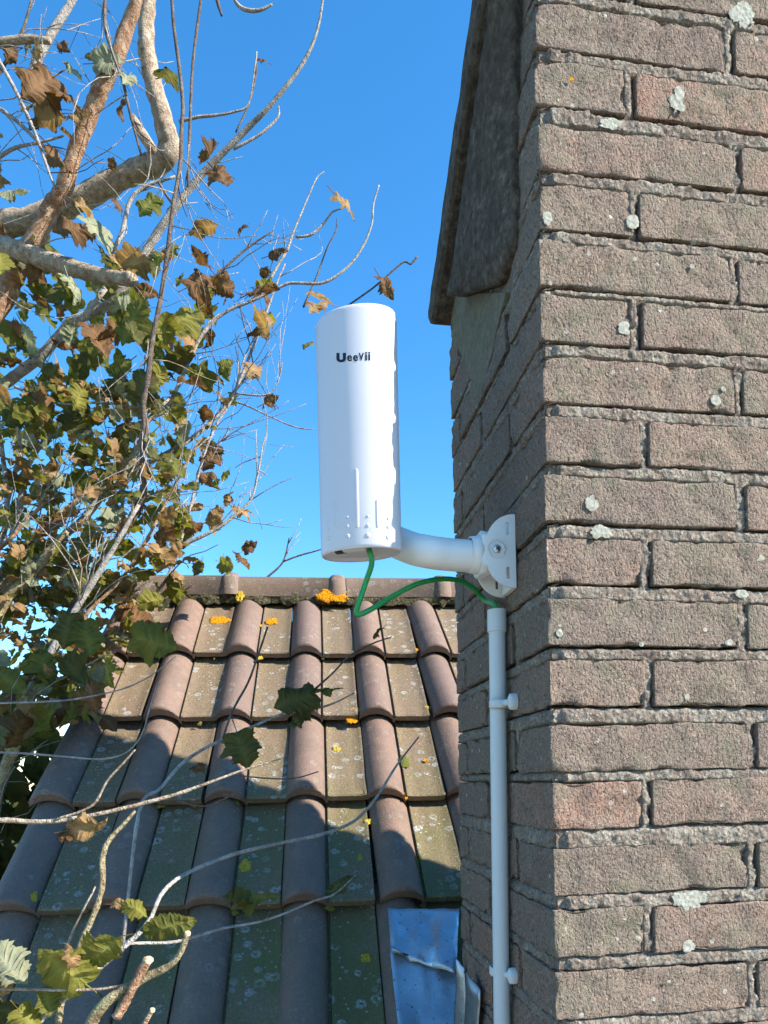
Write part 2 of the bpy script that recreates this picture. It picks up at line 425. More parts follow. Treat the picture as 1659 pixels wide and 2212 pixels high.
for ci, zb in enumerate(bots):
    k = ci - NTOP
    stretcher = (k % 2 == 0)
    L0, D0 = (.214, .100) if stretcher else (.100, .214)
    off = random.uniform(-.004, .004)
    L0 += off; 
    brick(WX, WY, zb, round(L0, 3), D0)
    # front face, to the right
    x = WX + L0
    while x < WX1 - .02:
        vjx.append((ci, x, x + J)); x += J
        L = .210 if WX1 - x > .25 else WX1 - x
        if L < .03: break
        if x < WX + .62: brick(x, WY, zb, round(L, 3), .100)
        else: hidden_boxes.append((x, WY, zb, L, .100))
        x += L
    # side face, away from the camera
    y = WY + D0
    while y < WY1 - .02:
        vjy.append((ci, y, y + J)); y += J
        D = .210 if WY1 - y > .25 else WY1 - y
        if D < .02: break
        brick(WX, y, zb, .100, round(D, 3)); y += D
    # back and right end, never in view
    if zb + .05 < SL_Z: hidden_boxes.append((WX + .112, WY1 - .1, zb, .22, .1))
    hidden_boxes.append((WX + .364, WY1 - .1, zb, .24, .1)); hidden_boxes.append((WX + .616, WY1 - .1, zb, WX1 - WX - .616, .1))
    hidden_boxes.append((WX1 - .1, WY + .112, zb, .1, .157))
zz = ZLOW - .051
while zz > 0.02:                       # courses below the frame, down to the ground
    for (x, y, L, D) in ((WX, WY, .2, .1), (WX + .212, WY, .21, .1), (WX + .434, WY, .21, .1), (WX + .656, WY, WX1 - WX - .656, .1), (WX, WY + .112, .1, .269),
                         (WX + .112, WY1 - .1, WX1 - WX - .112, .1), (WX1 - .1, WY + .112, .1, .157)):
        hidden_boxes.append((x, y, zz, L, D))
    zz -= .063
V, Fc = [], []
for (x, y, z, L, D) in hidden_boxes:
    b = len(V); e = .002
    for dz in (0, BH):
        V += [(x + e, y + e, z + dz), (x + L - e, y + e, z + dz), (x + L - e, y + D - e, z + dz), (x + e, y + D - e, z + dz)]
    Fc += [(b, b + 3, b + 2, b + 1), (b + 4, b + 5, b + 6, b + 7), (b, b + 1, b + 5, b + 4), (b + 1, b + 2, b + 6, b + 5), (b + 2, b + 3, b + 7, b + 6), (b + 3, b, b + 4, b + 7)]
tag(world_obj('brickwork', V, Fc, M['brick'], chim, False), kind='stuff')

# mortar: a recessed core plus lumpy relief in the joints of the two faces in view
def box_geo(x0, y0, z0, x1, y1, z1):
    V = [(x0, y0, z0), (x1, y0, z0), (x1, y1, z0), (x0, y1, z0), (x0, y0, z1), (x1, y0, z1), (x1, y1, z1), (x0, y1, z1)]
    return V, [(0, 3, 2, 1), (4, 5, 6, 7), (0, 1, 5, 4), (1, 2, 6, 5), (2, 3, 7, 6), (3, 0, 4, 7)]
V, Fc = box_geo(SPLIT + .004, WY + .016, 0.0, WX1 - .012, WY1 - .012, ZTOP)
V2 = [(WX + .016, WY + .016, 0), (SPLIT + .004, WY + .016, 0), (SPLIT + .004, WY1 - .012, 0), (WX + .016, WY1 - .012, 0)]
V2 += [(a, b, slope_z(b) - .006) for a, b, c in V2]
b = len(V); V = V + V2; Fc = Fc + [(b, b + 3, b + 2, b + 1), (b + 4, b + 5, b + 6, b + 7), (b, b + 1, b + 5, b + 4), (b + 2, b + 3, b + 7, b + 6), (b + 3, b, b + 4, b + 7)]
world_obj('mortar_core', V, Fc, M['mortar'], chim, False)
bz = np.array(bots[::-1])              # ascending bottoms
def relief(face, a0, a1, da, z0, z1, dz):
    na, nz = int((a1 - a0) / da), int((z1 - z0) / dz)
    vj = vjx if face == 'front' else vjy
    byc = {}
    for ci, s, e_ in vj: byc.setdefault(ci, []).append((s, e_))
    V, Fc = [], []
    N = len(bots)
    for iz in range(nz + 1):
        z = z0 + (z1 - z0) * iz / nz
        ib = int(np.searchsorted(bz, z, 'right')) - 1      # course whose bottom is under z
        ci = N - 1 - ib
        zb = bz[ib] if ib >= 0 else z - .02
        zt = zb + BH; znext = bz[ib + 1] if 0 <= ib + 1 < N else zb + .063
        for ia in range(na + 1):
            a = a0 + (a1 - a0) * ia / na
            q = Vector((a, z, 0 if face == 'front' else 4.0))
            lump = .0022 * mn.noise(q * 70) + .0016 * mn.noise(q * 190) + .0010 * mn.noise(q * 420)
            wave = .0025 * mn.noise(q * 16)
            if z > zt:
                t_ = (z - zt) / max(znext - zt, 1e-4)
                rec = .0010 + .0048 * max(0, (t_ - .72) / .28) * (1 if mn.noise(Vector((a * 9, zb * 40, 2))) > -.3 else .3) + wave * .6 + lump
            else:
                rec = .015
                for s, e_ in byc.get(ci, []):
                    if s - .001 <= a <= e_ + .001:
                        rec = .0018 + (.0055 if mn.noise(Vector((s * 31, z * 30, 1))) > -.05 else .0015) * max(0, (a - s) / (e_ - s) - .5) * 2 + wave * .7 + lump * 1.2
            if a - a0 < .012: rec = max(rec, .004) + .0008
            rec = max(rec, -.0004)
            V.append((a, WY + rec, min(z, slope_z(WY) - .004)) if face == 'front' else (WX + rec, a, min(z, slope_z(a) - .004)))
    w = na + 1
    for iz in range(nz):
        for ia in range(na):
            f = (iz * w + ia, iz * w + ia + 1, (iz + 1) * w + ia + 1, (iz + 1) * w + ia)
            Fc.append(f if face == 'front' else f[::-1])
    return V, Fc
za, zb_ = max(ZLOW, ZC - .42), ZC + .92
V, Fc = relief('front', WX + .003, WX + .33, .0022, za, zb_, .0022)
world_obj('front_mortar', V, Fc, M['mortar'], chim)
V, Fc = relief('side', WY + .003, WY1 - .002, .004, za, zb_, .0028)
world_obj('side_mortar', V, Fc, M['mortar'], chim)

# lichen on the bricks
def blob(name, center, n, up, rx, ry, m, parent, h=.0014, seed=0, seg=22, wob=.16):
    n = n.normalized(); b = up.cross(n).normalized(); a = b.cross(n)
    if up is upz: a, b = up.cross(n).normalized(), up - n * up.dot(n)
    V, Fc = [center + n * h], []
    rings = ((.35, 1.0), (.7, .95), (.93, .7), (1.0, -.6))
    for (rr, hh) in rings:
        for k in range(seg):
            th = 2 * math.pi * k / seg
            w = 1 + wob * mn.noise(Vector((math.cos(th) * 1.4, math.sin(th) * 1.4, seed * 3.3))) + wob * .7 * mn.noise(Vector((math.cos(th) * 4, math.sin(th) * 4, seed * 1.7 + 9)))
            hn = hh * h * (1 + (.5 * mn.noise(Vector((rr * 5 + seed, th * 2, 1))) if hh > 0 else 0))
            V.append(center + a * (math.cos(th) * rx * rr * w) + b * (math.sin(th) * ry * rr * w) + n * hn)
    for k in range(seg): Fc.append((0, 1 + k, 1 + (k + 1) % seg))
    for r in range(len(rings) - 1):
        for k in range(seg):
            k2 = (k + 1) % seg; o = 1 + r * seg
            Fc.append((o + k, o + seg + k, o + seg + k2, o + k2))
    o = world_obj(name, V, Fc, m, parent, base=center)
    at = o.data.attributes.new('rim', 'FLOAT', 'POINT'); at.data.foreach_set('value', [0.0] + [rr ** 1.5 for (rr, hh) in rings for k in range(seg)])
    return o
nf = Vector((0, -1, 0)); upz = Vector((0, 0, 1)); front_p = Vector((WX, WY - .0005, 0))
for i, (x, y, rx, ry) in enumerate([(1467, 219, 26, 29), (1318, 267, 34, 15), (1182, 470, 13, 19), (1366, 479, 18, 19), (1348, 709, 18, 19), (1546, 865, 15, 15), (1562, 840, 7, 7),
        (1278, 1088, 18, 19), (1300, 1150, 32, 16), (1602, 1283, 20, 12), (1208, 1368, 9, 10), (1484, 1506, 7, 8), (1487, 2043, 17, 17), (1490, 1942, 42, 26), (1603, 30, 36, 34),
        (1575, 1388, 11, 8), (1495, 575, 7, 6), (1188, 612, 5, 6), (1425, 672, 6, 5), (1385, 1392, 7, 6), (1640, 1205, 14, 9), (1350, 1985, 5, 4), (1445, 2120, 5, 4)]):
    blob('lichen_patch', on_plane(x, y, front_p, nf), nf, upz, px(rx, .70), px(ry, .70), M['lich_white'], chim, seed=i, wob=.15 if rx < 25 else .45, h=.0003)
blob('lichen_patch', on_plane(1233, 173, front_p, nf), nf, upz, px(6, .7), px(7, .7), M['lich_orange'], chim, seed=40)

# patch of old render high on the side face
ns = Vector((-1, 0, 0)); side_p = Vector((WX - .0022, WY, 0))
poly = [(972, 640), (1030, 634), (1092, 632), (1086, 660), (1080, 682), (1070, 720), (1066, 752), (1056, 785), (1046, 830), (1036, 862), (1026, 850), (1014, 812), (1006, 778), (992, 760), (984, 742), (976, 730)]
ctr = Vector((0, 0, 0)); pts = [on_plane(x, y, side_p, ns) for x, y in poly]
for p in pts: p.y = min(p.y, WY1 - .001)
bm = bmesh.new(); vs0 = [bm.verts.new(p - pts[4]) for p in pts]; f = bm.faces.new(vs0)
g = bmesh.ops.extrude_face_region(bm, geom=[f]); bmesh.ops.translate(bm, verts=[v for v in g['geom'] if isinstance(v, bmesh.types.BMVert)], vec=(.006, 0, 0))
bmesh.ops.recalc_face_normals(bm, faces=bm.faces); bm_obj('render_patch', bm, M['render'], chim, False, pts[4])

# ------------------------------------------------------------------ sloping verge board over the side face
PXB = .032
vo = Vector((WX - PXB, 0, 0))
e_lo = on_plane(931, 706, vo, ns); e_hi = on_plane(1036, 0, vo, ns)
sl = (e_hi - e_lo).normalized(); e_hi = e_lo + sl * .50
nrm = Vector((1, 0, 0)).cross(sl); nrm = nrm if nrm.z > 0 else -nrm
vb = empty('verge_board', Vector((WX - PXB / 2, e_lo.y, e_lo.z)))
tag(vb, 'dark weathered sloping verge board overhanging the top of the chimney flank', 'verge board')
V, Fc = [], []
ns_, nt = 100, 6
sec = [(0, .004), (.006, 0), (PXB + .006, 0), (PXB + .30, 0), (PXB + .30, .050), (.006, .050), (0, .043)]
for i in range(ns_ + 1):
    t_ = i / ns_; c = e_lo + sl * (.50 * t_)
    sh = .55 + .45 * math.sqrt(max(0, 1 - (1 - min(1, t_ * .50 / .020)) ** 2))
    for (dx, dn) in sec:
        q = c + Vector((dx, 0, 0)) + nrm * (.020 + (dn - .020) * sh)
        q += Vector((.0016 * mn.noise(q * 40), .001 * mn.noise(q * 50), .0022 * mn.noise(q * 30)))
        V.append(q)
k = len(sec)
for i in range(ns_):
    for j in range(k): Fc.append((i * k + j, i * k + (j + 1) % k, (i + 1) * k + (j + 1) % k, (i + 1) * k + j))
Fc.append(tuple(range(k))[::-1]); Fc.append(tuple(ns_ * k + j for j in range(k)))
world_obj('board', V, Fc, M['verge'], vb, False)
# wide rough soffit running from the board's lip back to the brick
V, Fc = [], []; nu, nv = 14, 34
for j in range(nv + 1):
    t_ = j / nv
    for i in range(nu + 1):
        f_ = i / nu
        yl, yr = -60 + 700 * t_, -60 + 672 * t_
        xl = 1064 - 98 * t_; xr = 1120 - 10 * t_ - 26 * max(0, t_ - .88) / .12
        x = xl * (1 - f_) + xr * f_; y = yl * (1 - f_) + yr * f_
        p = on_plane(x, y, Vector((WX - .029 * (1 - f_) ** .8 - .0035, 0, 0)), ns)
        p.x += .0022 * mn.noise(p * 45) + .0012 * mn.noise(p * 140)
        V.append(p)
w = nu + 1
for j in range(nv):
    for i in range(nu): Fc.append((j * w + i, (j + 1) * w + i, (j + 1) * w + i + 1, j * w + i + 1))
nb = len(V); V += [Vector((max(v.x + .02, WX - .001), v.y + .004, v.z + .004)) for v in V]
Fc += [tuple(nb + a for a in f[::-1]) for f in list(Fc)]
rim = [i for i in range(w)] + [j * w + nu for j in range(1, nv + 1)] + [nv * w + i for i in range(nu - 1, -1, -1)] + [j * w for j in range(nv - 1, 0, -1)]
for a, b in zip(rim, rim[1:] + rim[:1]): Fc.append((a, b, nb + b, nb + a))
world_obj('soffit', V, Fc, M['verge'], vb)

# ------------------------------------------------------------------ tiled shed roof
RO = Vector((-0.2889, 2.1612, 0.3895 + ZC)); psi, th = -0.04257, 0.7741
TW, TG = .200, .3123
re = Vector((math.cos(psi), math.sin(psi), 0))
rs = Vector((math.sin(psi) * math.cos(th), -math.cos(psi) * math.cos(th), -math.sin(th)))
rn_ = re.cross(rs); rn_ = rn_ if rn_.z > 0 else -rn_
ROLLW, ROLLH, TLEN, TT = .094, .034, .385, .016
shed = empty('tiled_shed', (0.3, 2.6, 0))
tag(shed, 'low shed with brown interlocking tile roof crusted with lichen', 'shed')
tilt = .046                                    # lower end rides on the tile below
def tile_mesh(seed):
    us = list(np.linspace(0, ROLLW, 15)) + [ROLLW + .0015, ROLLW + .0055, ROLLW + .007, ROLLW + .011, ROLLW + .014, .135, .165, .188, .192, .1975]
    ls = [0, .05, .12, .20, .28, .33, .36, .374, .381, .3845, .385]
    V, Fc, A = [], [], []
    def top(u, l):
        e = (TLEN - l)
        if u <= ROLLW:
            s = math.sin(math.pi * u / ROLLW); h = ROLLH * (.86 + .18 * l / TLEN) * (max(s, 0) ** .72)
            if e < .012: h *= math.sqrt(max(0, 1 - (1 - e / .012) ** 2)) * .30 + .70
        else:
            h = 0.0 if u < .19 else .003
            if u < ROLLW + .006: h = -.009
            elif u < ROLLW + .012: h = .002
            if e < .004: h -= .003 * (1 - e / .004)
        return h
    nu = len(us)
    for l in ls:
        for u in us:
            q = Vector((u * 1.0, l, seed * 3.1))
            h = top(u, l) + .0009 * mn.noise(q * 22) + .0005 * mn.noise(q * 90)
            V.append((u, -l, h + tilt * (l / TLEN))); A.append(0.0 if u <= ROLLW else 1.0)
    nb = len(V)
    for l in ls:
        for u in us:
            V.append((u, -l, top(u, l) * .85 - TT + tilt * (l / TLEN))); A.append(0.0)
    n = len(ls)
    for i in range(n - 1):
        for j in range(nu - 1):
            a = i * nu + j
            Fc.append((a, a + nu, a + nu + 1, a + 1)); Fc.append((nb + a, nb + a + 1, nb + a + nu + 1, nb + a + nu))
    for j in range(nu - 1):
        a = (n - 1) * nu + j; Fc.append((a, nb + a, nb + a + 1, a + 1))
        a = j; Fc.append((a, a + 1, nb + a + 1, nb + a))
    for i in range(n - 1):
        a = i * nu; Fc.append((a, nb + a, nb + a + nu, a + nu))
        a = i * nu + nu - 1; Fc.append((a, a + nu, nb + a + nu, nb + a))
    me = mesh('roof_tile', V, Fc)
    at = me.attributes.new('pan', 'FLOAT', 'POINT'); at.data.foreach_set('value', A)
    me.polygons.foreach_set('use_smooth', [True] * len(me.polygons))
    me.set_sharp_from_angle(angle=R_(38))
    return me
tms = [tile_mesh(i) for i in range(5)]
rot = Matrix((re, -rs, rn_)).transposed()      # local x along ridge, y up the slope, z off the roof
ROWS, C0, C1 = 8, -1, 7
for r in range(ROWS):
    for c in range(C0, C1):
        p = RO + re * (c * TW - ROLLW) + rs * (r * TG - TLEN) - rn_ * .027
        p += re * random.uniform(-.002, .002) + rs * random.uniform(-.003, .003) + rn_ * random.uniform(-.003, .002)
        o = link('roof_tile', tms[(r * 3 + c * 2 + (r * c) % 3) % 5], M['tile'], shed, p)
        e3 = (rot @ Matrix.Rotation(random.uniform(-.016, .016), 3, 'Z') @ Matrix.Rotation(random.uniform(-.006, .006), 3, 'X')).to_euler(); o.rotation_euler = e3
# ridge
apex_s = -.178                                 # up the slope from the lower end of the top row to the apex
apex = RO + rs * (-.205) 
RLEN = .372
def ridge_mesh(L):
    prof = []
    for k in range(13):                        # front foot, rounded crown, back foot
        a = math.pi * k / 12
        prof.append((-math.cos(a), math.sin(a)))
    V, Fc = [], []
    def ring(x, s):
        for (a, b) in prof:
            yy = math.copysign(abs(a) ** .8, a) * .098 * s; zz = (b ** .75) * .088 * s if b > 0 else 0
            V.append((x, yy, zz - .02))
    xs = [(0, 1.0), (.01, 1.0), (L - .055, 1.0), (L - .052, 1.03), (L - .047, 1.09), (L - .036, 1.12), (L - .022, 1.12), (L - .008, 1.08), (L - .001, 1.03), (L, 1.0)]
    for x, s in xs: ring(x, s)
    k = len(prof)
    for i in range(len(xs) - 1):
        for j in range(k - 1): Fc.append((i * k + j, i * k + j + 1, (i + 1) * k + j + 1, (i + 1) * k + j))
    nb = len(V)
    for x, s in xs:
        for (a, b) in prof: V.append((x, a * .086 * s, max(0, b) * .072 * s - .02))
    for i in range(len(xs) - 1):
        for j in range(k - 1):
            a = nb + i * k + j; Fc.append((a, a + k, a + k + 1, a + 1))
    for i in range(len(xs) - 1):
        for j in (0, k - 1):
            a = i * k + j; q = (a, a + k, nb + a + k, nb + a); Fc.append(q if j == 0 else q[::-1])
    for i in (0, len(xs) - 1):
        for j in range(k - 1):
            a = i * k + j; q = (a, nb + a, nb + a + 1, a + 1); Fc.append(q if i else q[::-1])
    me = mesh('ridge_tile', V, Fc); me.set_sharp_from_angle(angle=R_(50))
    at = me.attributes.new('pan', 'FLOAT', 'POINT'); at.data.foreach_set('value', [.35] * len(V))
    return me
rm = ridge_mesh(RLEN)
rback = Vector((0, 0, 1)).cross(re)
ridge_c = on_plane(735, 1292, RO, rn_)         # foot of a collar on the front slope
s0 = (ridge_c - RO).dot(re)
# foot line of the ridge tiles -> centre line behind it
foot = RO + rs * ((ridge_c - RO).dot(rs))
cen = foot + rback * .072 + Vector((0, 0, .020))
for i in range(-3, 4):
    if s0 + .02 - RLEN + i * RLEN < C0 * TW - ROLLW - .12: continue
    o = link('ridge_tile', rm, M['tile'], shed, cen + re * (s0 + .02 - RLEN + i * RLEN + random.uniform(-.002, .002)) + Vector((0, 0, random.uniform(-.002, .002))))
    o.rotation_euler = (random.uniform(-.01, .01), random.uniform(-.004, .004), psi)
# mortar bedding under the ridge
V, Fc = [], []
n = 150
for i in range(n + 1):
    x = -.62 + 2.1 * i / n
    for j in range(7):
        t_ = j / 6
        c = foot + re * x + rs * (-.012 + t_ * (.046 + .012 * mn.noise(Vector((x * 18, 0, 0))) + .012 * mn.noise(Vector((x * 45, 3, 0))))) + rn_ * (.030 * math.sqrt(max(0, 1 - t_ ** 2)) - .006)
        c += rn_ * .010 * mn.noise(Vector((x * 40, t_ * 4, 2))) + rs * .006 * mn.noise(Vector((x * 70, t_ * 4, 7)))
        V.append(c)
for i in range(n):
    for j in range(6): Fc.append((i * 7 + j, i * 7 + j + 1, (i + 1) * 7 + j + 1, (i + 1) * 7 + j))
world_obj('ridge_bedding', V, Fc, M['moss'], shed)
# underlay, rear slope and walls
x0, x1 = C0 * TW - ROLLW + .01, C1 * TW - ROLLW - .01
top = RO + rs * (-.335) - rn_ * .075
bot = RO + rs * (ROWS - 1) * TG - rn_ * .055
s2 = Vector((rs.x, rs.y, 0)).normalized()
rear = top - s2 * .9 - Vector((0, 0, .9))
def slab(a0, a1, b0, b1, thick):
    d = Vector((0, 0, -thick)); return [a0, a1, b1, b0, a0 + d, a1 + d, b1 + d, b0 + d], [(0, 1, 2, 3), (7, 6, 5, 4), (0, 4, 5, 1), (1, 5, 6, 2), (2, 6, 7, 3), (3, 7, 4, 0)]
V, Fc = slab(top + re * x0, top + re * x1, bot + re * x0, bot + re * x1, .03); world_obj('roof_boarding', V, Fc, M['verge'], shed, False)
V, Fc = slab(top + re * x0, top + re * x1, rear + re * x0, rear + re * x1, .03); world_obj('rear_slope', V, Fc, M['tile'], shed, False)
wz = bot.z - .02
b0 = bot + re * (x0 + .05) - s2 * .12; b1 = bot + re * (x1 - .05) - s2 * .12; r1 = rear + re * (x1 - .05) + s2 * .1; r0_ = rear + re * (x0 + .05) + s2 * .1
lv = [Vector((v.x, v.y, 0)) for v in (b0, b1, r1, r0_)]; hv = [Vector((v.x, v.y, min(wz, rear.z) - .02)) for v in (b0, b1, r1, r0_)]
world_obj('shed_wall', lv + hv, [(0, 1, 5, 4), (1, 2, 6, 5), (2, 3, 7, 6), (3, 0, 4, 7)], M['wall'], shed, False)

def roof_off(p):
    """height of the tile surface over the roof plane at p"""
    v = p - RO; sr = v.dot(rs) / TG; r = math.ceil(sr); l = TLEN - (r - sr) * TG
    u = (v.dot(re) + ROLLW) % TW; off = -.027 + tilt * l / TLEN
    if u < ROLLW: off += ROLLH * (.86 + .18 * l / TLEN) * math.sin(math.pi * u / ROLLW) ** .72
    return off
def roof_blob(x, y, rx, ry, m, off=0, h=.002, seed=0, wob=.35, name='lichen_patch'):
    o_ = 0
    for _ in range(4):
        p = on_plane(x, y, RO + rn_ * o_, rn_); o_ = .5 * o_ + .5 * roof_off(p)
    p = on_plane(x, y, RO + rn_ * (o_ + .0006), rn_); d = (p - CAM).length
    v = (p - RO).dot(re); u = (v + ROLLW) % TW
    n_ = rn_.copy()
    if u < ROLLW: n_ = (rn_ + re * -.9 * math.cos(math.pi * u / ROLLW)).normalized()
    n_ = (n_ + rs * .09).normalized()
    return blob(name, p, n_, re, px(rx, d), px(ry, d) * 1.35, M[m], shed, h, seed, 30, wob)
for i, (x, y, rx, ry, m, off, hh) in enumerate([(473, 1340, 27, 10, 'lich_orange', .008, .006), (587, 1344, 16, 9, 'lich_orange', .010, .008), (768, 1535, 15, 7, 'lich_orange', .008, .005),
        (760, 1556, 16, 9, 'lich_orange', .006, .005), (727, 1618, 11, 7, 'lich_yellow', .004, .004), (920, 1643, 7, 5, 'lich_orange', .006, .004),
        (874, 1648, 13, 17, 'lich_moss', .012, .014), (530, 1871, 16, 13, 'lich_yellow', .004, .005), (790, 2070, 14, 10, 'lich_yellow', .003, .004), (923, 1529, 8, 5, 'lich_yellow', .010, .004),
        (900, 1404, 6, 4, 'lich_orange', .006, .004), (798, 1775, 18, 6, 'lich_yellow', .002, .003), (733, 1790, 9, 7, 'lich_yellow', .002, .003), (778, 1853, 5, 7, 'lich_yellow', .003, .003),
        (877, 1719, 6, 9, 'lich_orange', .012, .006), (72, 1938, 8, 11, 'lich_yellow', .014, .006), (562, 1422, 6, 5, 'lich_yellow', .002, .004), (563, 1352, 4, 4, 'lich_yellow', .006, .004),
        (900, 1866, 5, 15, 'lich_moss', .010, .010), (512, 1735, 7, 7, 'lich_moss', .0, .008)]):
    roof_blob(x, y, rx, ry, m, off, hh * .45, i)
mrng = random.Random(21)
for i in range(15):
    r = mrng.randrange(0, 5); c = mrng.randrange(-1, 4); u = mrng.choice([ROLLW + .004, mrng.uniform(.1, .19)])
    p = RO + re * (c * TW - ROLLW + u) + rs * (r * TG + .004); o_ = .004
    blob('moss_tuft', p + rn_ * (-.006), (rn_ + rs * .8).normalized(), re, mrng.uniform(.004, .014), mrng.uniform(.004, .009), M['lich_moss'], shed, .006, 100 + i, 12, .5)
# big orange crust on the ridge and a small yellow one beside a collar
def ridge_blob(x, y, rx, ry, m, seed, dz=0):
    nn = (Vector((0, 0, .45)) - rback).normalized()
    p = on_plane(x, y, foot - rback * .026 + Vector((0, 0, .012 + dz)), -rback); d = (p - CAM).length
    blob('lichen_patch', p, nn, re, px(rx, d), px(ry, d), M[m], shed, .010, seed, 30, .55)
ridge_blob(714, 1288, 38, 19, 'lich_orange', 71); ridge_blob(520, 1290, 10, 15, 'lich_yellow', 72)

# ------------------------------------------------------------------ lead flashing at the foot of the chimney
flash = empty('lead_flashing', on_plane(900, 2120, RO, rn_))
tag(flash, 'torn blue-grey lead flashing sheet folded over the tiles beside the chimney', 'flashing')
def sheet(name, poly, off, nu=14, nv=14, wr=.006, seed=0):
    """poly: tl, tr, br, bl in photo pixels with extra sag points; lies off the roof"""
    tl, tr, br, bl = poly; V, Fc = [], []
    for j in range(nv + 1):
        t_ = j / nv
        for i in range(nu + 1):
            s = i / nu
            x = (tl[0] * (1 - s) + tr[0] * s) * (1 - t_) + (bl[0] * (1 - s) + br[0] * s) * t_
            y = (tl[1] * (1 - s) + tr[1] * s) * (1 - t_) + (bl[1] * (1 - s) + br[1] * s) * t_
            if j == nv: y += 8 * mn.noise(Vector((s * 3, seed * 5, 0))) + (-16 if s < .28 else 0)
            p = on_plane(x, y, RO + rn_ * (off(s, t_)), rn_)
            p += rn_ * (wr * mn.noise(Vector((s * 2.2, t_ * 2.2, seed))) + wr * .4 * mn.noise(Vector((s * 6, t_ * 6, seed + 4))))
            V.append(p)
    w = nu + 1
    for j in range(nv):
        for i in range(nu): Fc.append((j * w + i, (j + 1) * w + i, (j + 1) * w + i + 1, j * w + i + 1))
    nb = len(V); V += [v - rn_ * .003 for v in V]
    Fc += [tuple(nb + a for a in f[::-1]) for f in list(Fc)]
    rim = [i for i in range(w)] + [j * w + nu for j in range(1, nv + 1)] + [nv * w + i for i in range(nu - 1, -1, -1)] + [j * w for j in range(nv - 1, 0, -1)]
    for a, b in zip(rim, rim[1:] + rim[:1]): Fc.append((a, b, nb + b, nb + a))
    return world_obj(name, V, Fc, M['lead'], flash)
sheet('upper_sheet', ((838, 1962), (992, 1962), (985, 2100), (846, 2062)), lambda s, t_: .066 + .008 * t_ + .015 * s * s + (.02 * t_ if s > .7 else 0), seed=1, wr=.012)
sheet('lower_sheet', ((842, 2040), (985, 2050), (1010, 2320), (870, 2320)), lambda s, t_: .058 + .015 * s * s, seed=2, wr=.010)
def flap(name, poly, seed, out):
    V, Fc = [], []; nu, nv = 6, 12; tl, tr, br, bl_ = poly
    for j in range(nv + 1):
        t_ = j / nv
        for i in range(nu + 1):
            s_ = i / nu
            x = (tl[0] * (1 - s_) + tr[0] * s_) * (1 - t_) + (bl_[0] * (1 - s_) + br[0] * s_) * t_
            y = (tl[1] * (1 - s_) + tr[1] * s_) * (1 - t_) + (bl_[1] * (1 - s_) + br[1] * s_) * t_
            p = on_plane(x, y, Vector((WX - out(s_, t_), 0, 0)), ns); p.x += .003 * mn.noise(Vector((s_ * 2, t_ * 3, seed)))
            V.append(p)
    w = nu + 1
    for j in range(nv):
        for i in range(nu): Fc.append((j * w + i, (j + 1) * w + i, (j + 1) * w + i + 1, j * w + i + 1))
    nb = len(V); V += [v + Vector((.0022, 0, 0)) for v in V]; Fc += [tuple(nb + a for a in f[::-1]) for f in list(Fc)]
    rim = [i for i in range(w)] + [j * w + nu for j in range(1, nv + 1)] + [nv * w + i for i in range(nu - 1, -1, -1)] + [j * w for j in range(nv - 1, 0, -1)]
    for a, b in zip(rim, rim[1:] + rim[:1]): Fc.append((a, b, nb + b, nb + a))
    world_obj(name, V, Fc, M['lead'], flash)
flap('upstand', ((984, 2072), (1002, 2092), (1010, 2420), (975, 2420)), 3, lambda s_, t_: .016 - .010 * s_)
flap('loose_flap', ((1006, 2100), (1036, 2142), (1018, 2420), (996, 2420)), 4, lambda s_, t_: .010 + .006 * (1 - s_))
# ------------------------------------------------------------------ antenna, bracket, cable, conduit
ADEP = .779
a_bot = P(780, 1199, ADEP); lean = Vector((0, 0, 0))
a_top = P(768, 690, ADEP - .004)
ax = (a_top - a_bot).normalized(); AH = (a_top - a_bot).length; AR = px(89.5, ADEP); OV = .60
fr = (CAM - a_bot); fr -= ax * fr.dot(ax); fr.normalize()
fr = Matrix.Rotation(R_(-17), 3, ax) @ fr
sd_ = ax.cross(fr).normalized()                 # to the right when facing the front
if sd_.dot(cr) < 0: sd_ = -sd_
ant = empty('wireless_antenna', a_bot)
tag(ant, 'white cylindrical outdoor wireless antenna with black logo on a wall arm', 'antenna')
def cyl_pt(ang, h, r=None):                    # ang 0 = front, positive to the right
    return a_bot + ax * h + (fr * math.cos(ang) * OV + sd_ * math.sin(ang)) * (AR if r is None else r)
V, Fc = [], []; SEG = 64
prof = [(AR * .02, .004), (AR * .90, .004), (AR * .93, .003), (AR * .955, .0), (AR * .985, .001), (AR, .004), (AR * 1.0, .05), (AR, AH * .5), (AR, AH - .006), (AR * .99, AH - .003), (AR * .965, AH - .001), (AR * .92, AH), (AR * .02, AH + .001)]
for (r, h) in prof:
    for k in range(SEG): V.append(cyl_pt(2 * math.pi * k / SEG, h, r))
for i in range(len(prof) - 1):
    for k in range(SEG):
        k2 = (k + 1) % SEG; Fc.append((i * SEG + k, i * SEG + k2, (i + 1) * SEG + k2, (i + 1) * SEG + k))
Fc.append(tuple(range(SEG))[::-1]); Fc.append(tuple((len(prof) - 1) * SEG + k for k in range(SEG)))
body = world_obj('body', V, Fc, M['white'], ant)
bm = bmesh.new(); bm.from_mesh(body.data); bmesh.ops.recalc_face_normals(bm, faces=bm.faces); bm.to_mesh(body.data); bm.free()
body.data.set_sharp_from_angle(angle=R_(40))
mpp = AH / 509.0                               # metres per photo pixel on the body
def to_px(p):
    d = p - CAM; k = d.dot(fw); return XPP + FPX * d.dot(cr) / k, YPP - FPX * d.dot(cu) / k
def on_body(x, y):
    a, h = 0.0, (1197 - y) * mpp
    for _ in range(12):
        qx, qy = to_px(cyl_pt(a, h)); h += (qy - y) * mpp
        a = max(-1.3, min(1.3, a + (x - qx) / 89.0 / max(.35, math.cos(a))))
    return a, h
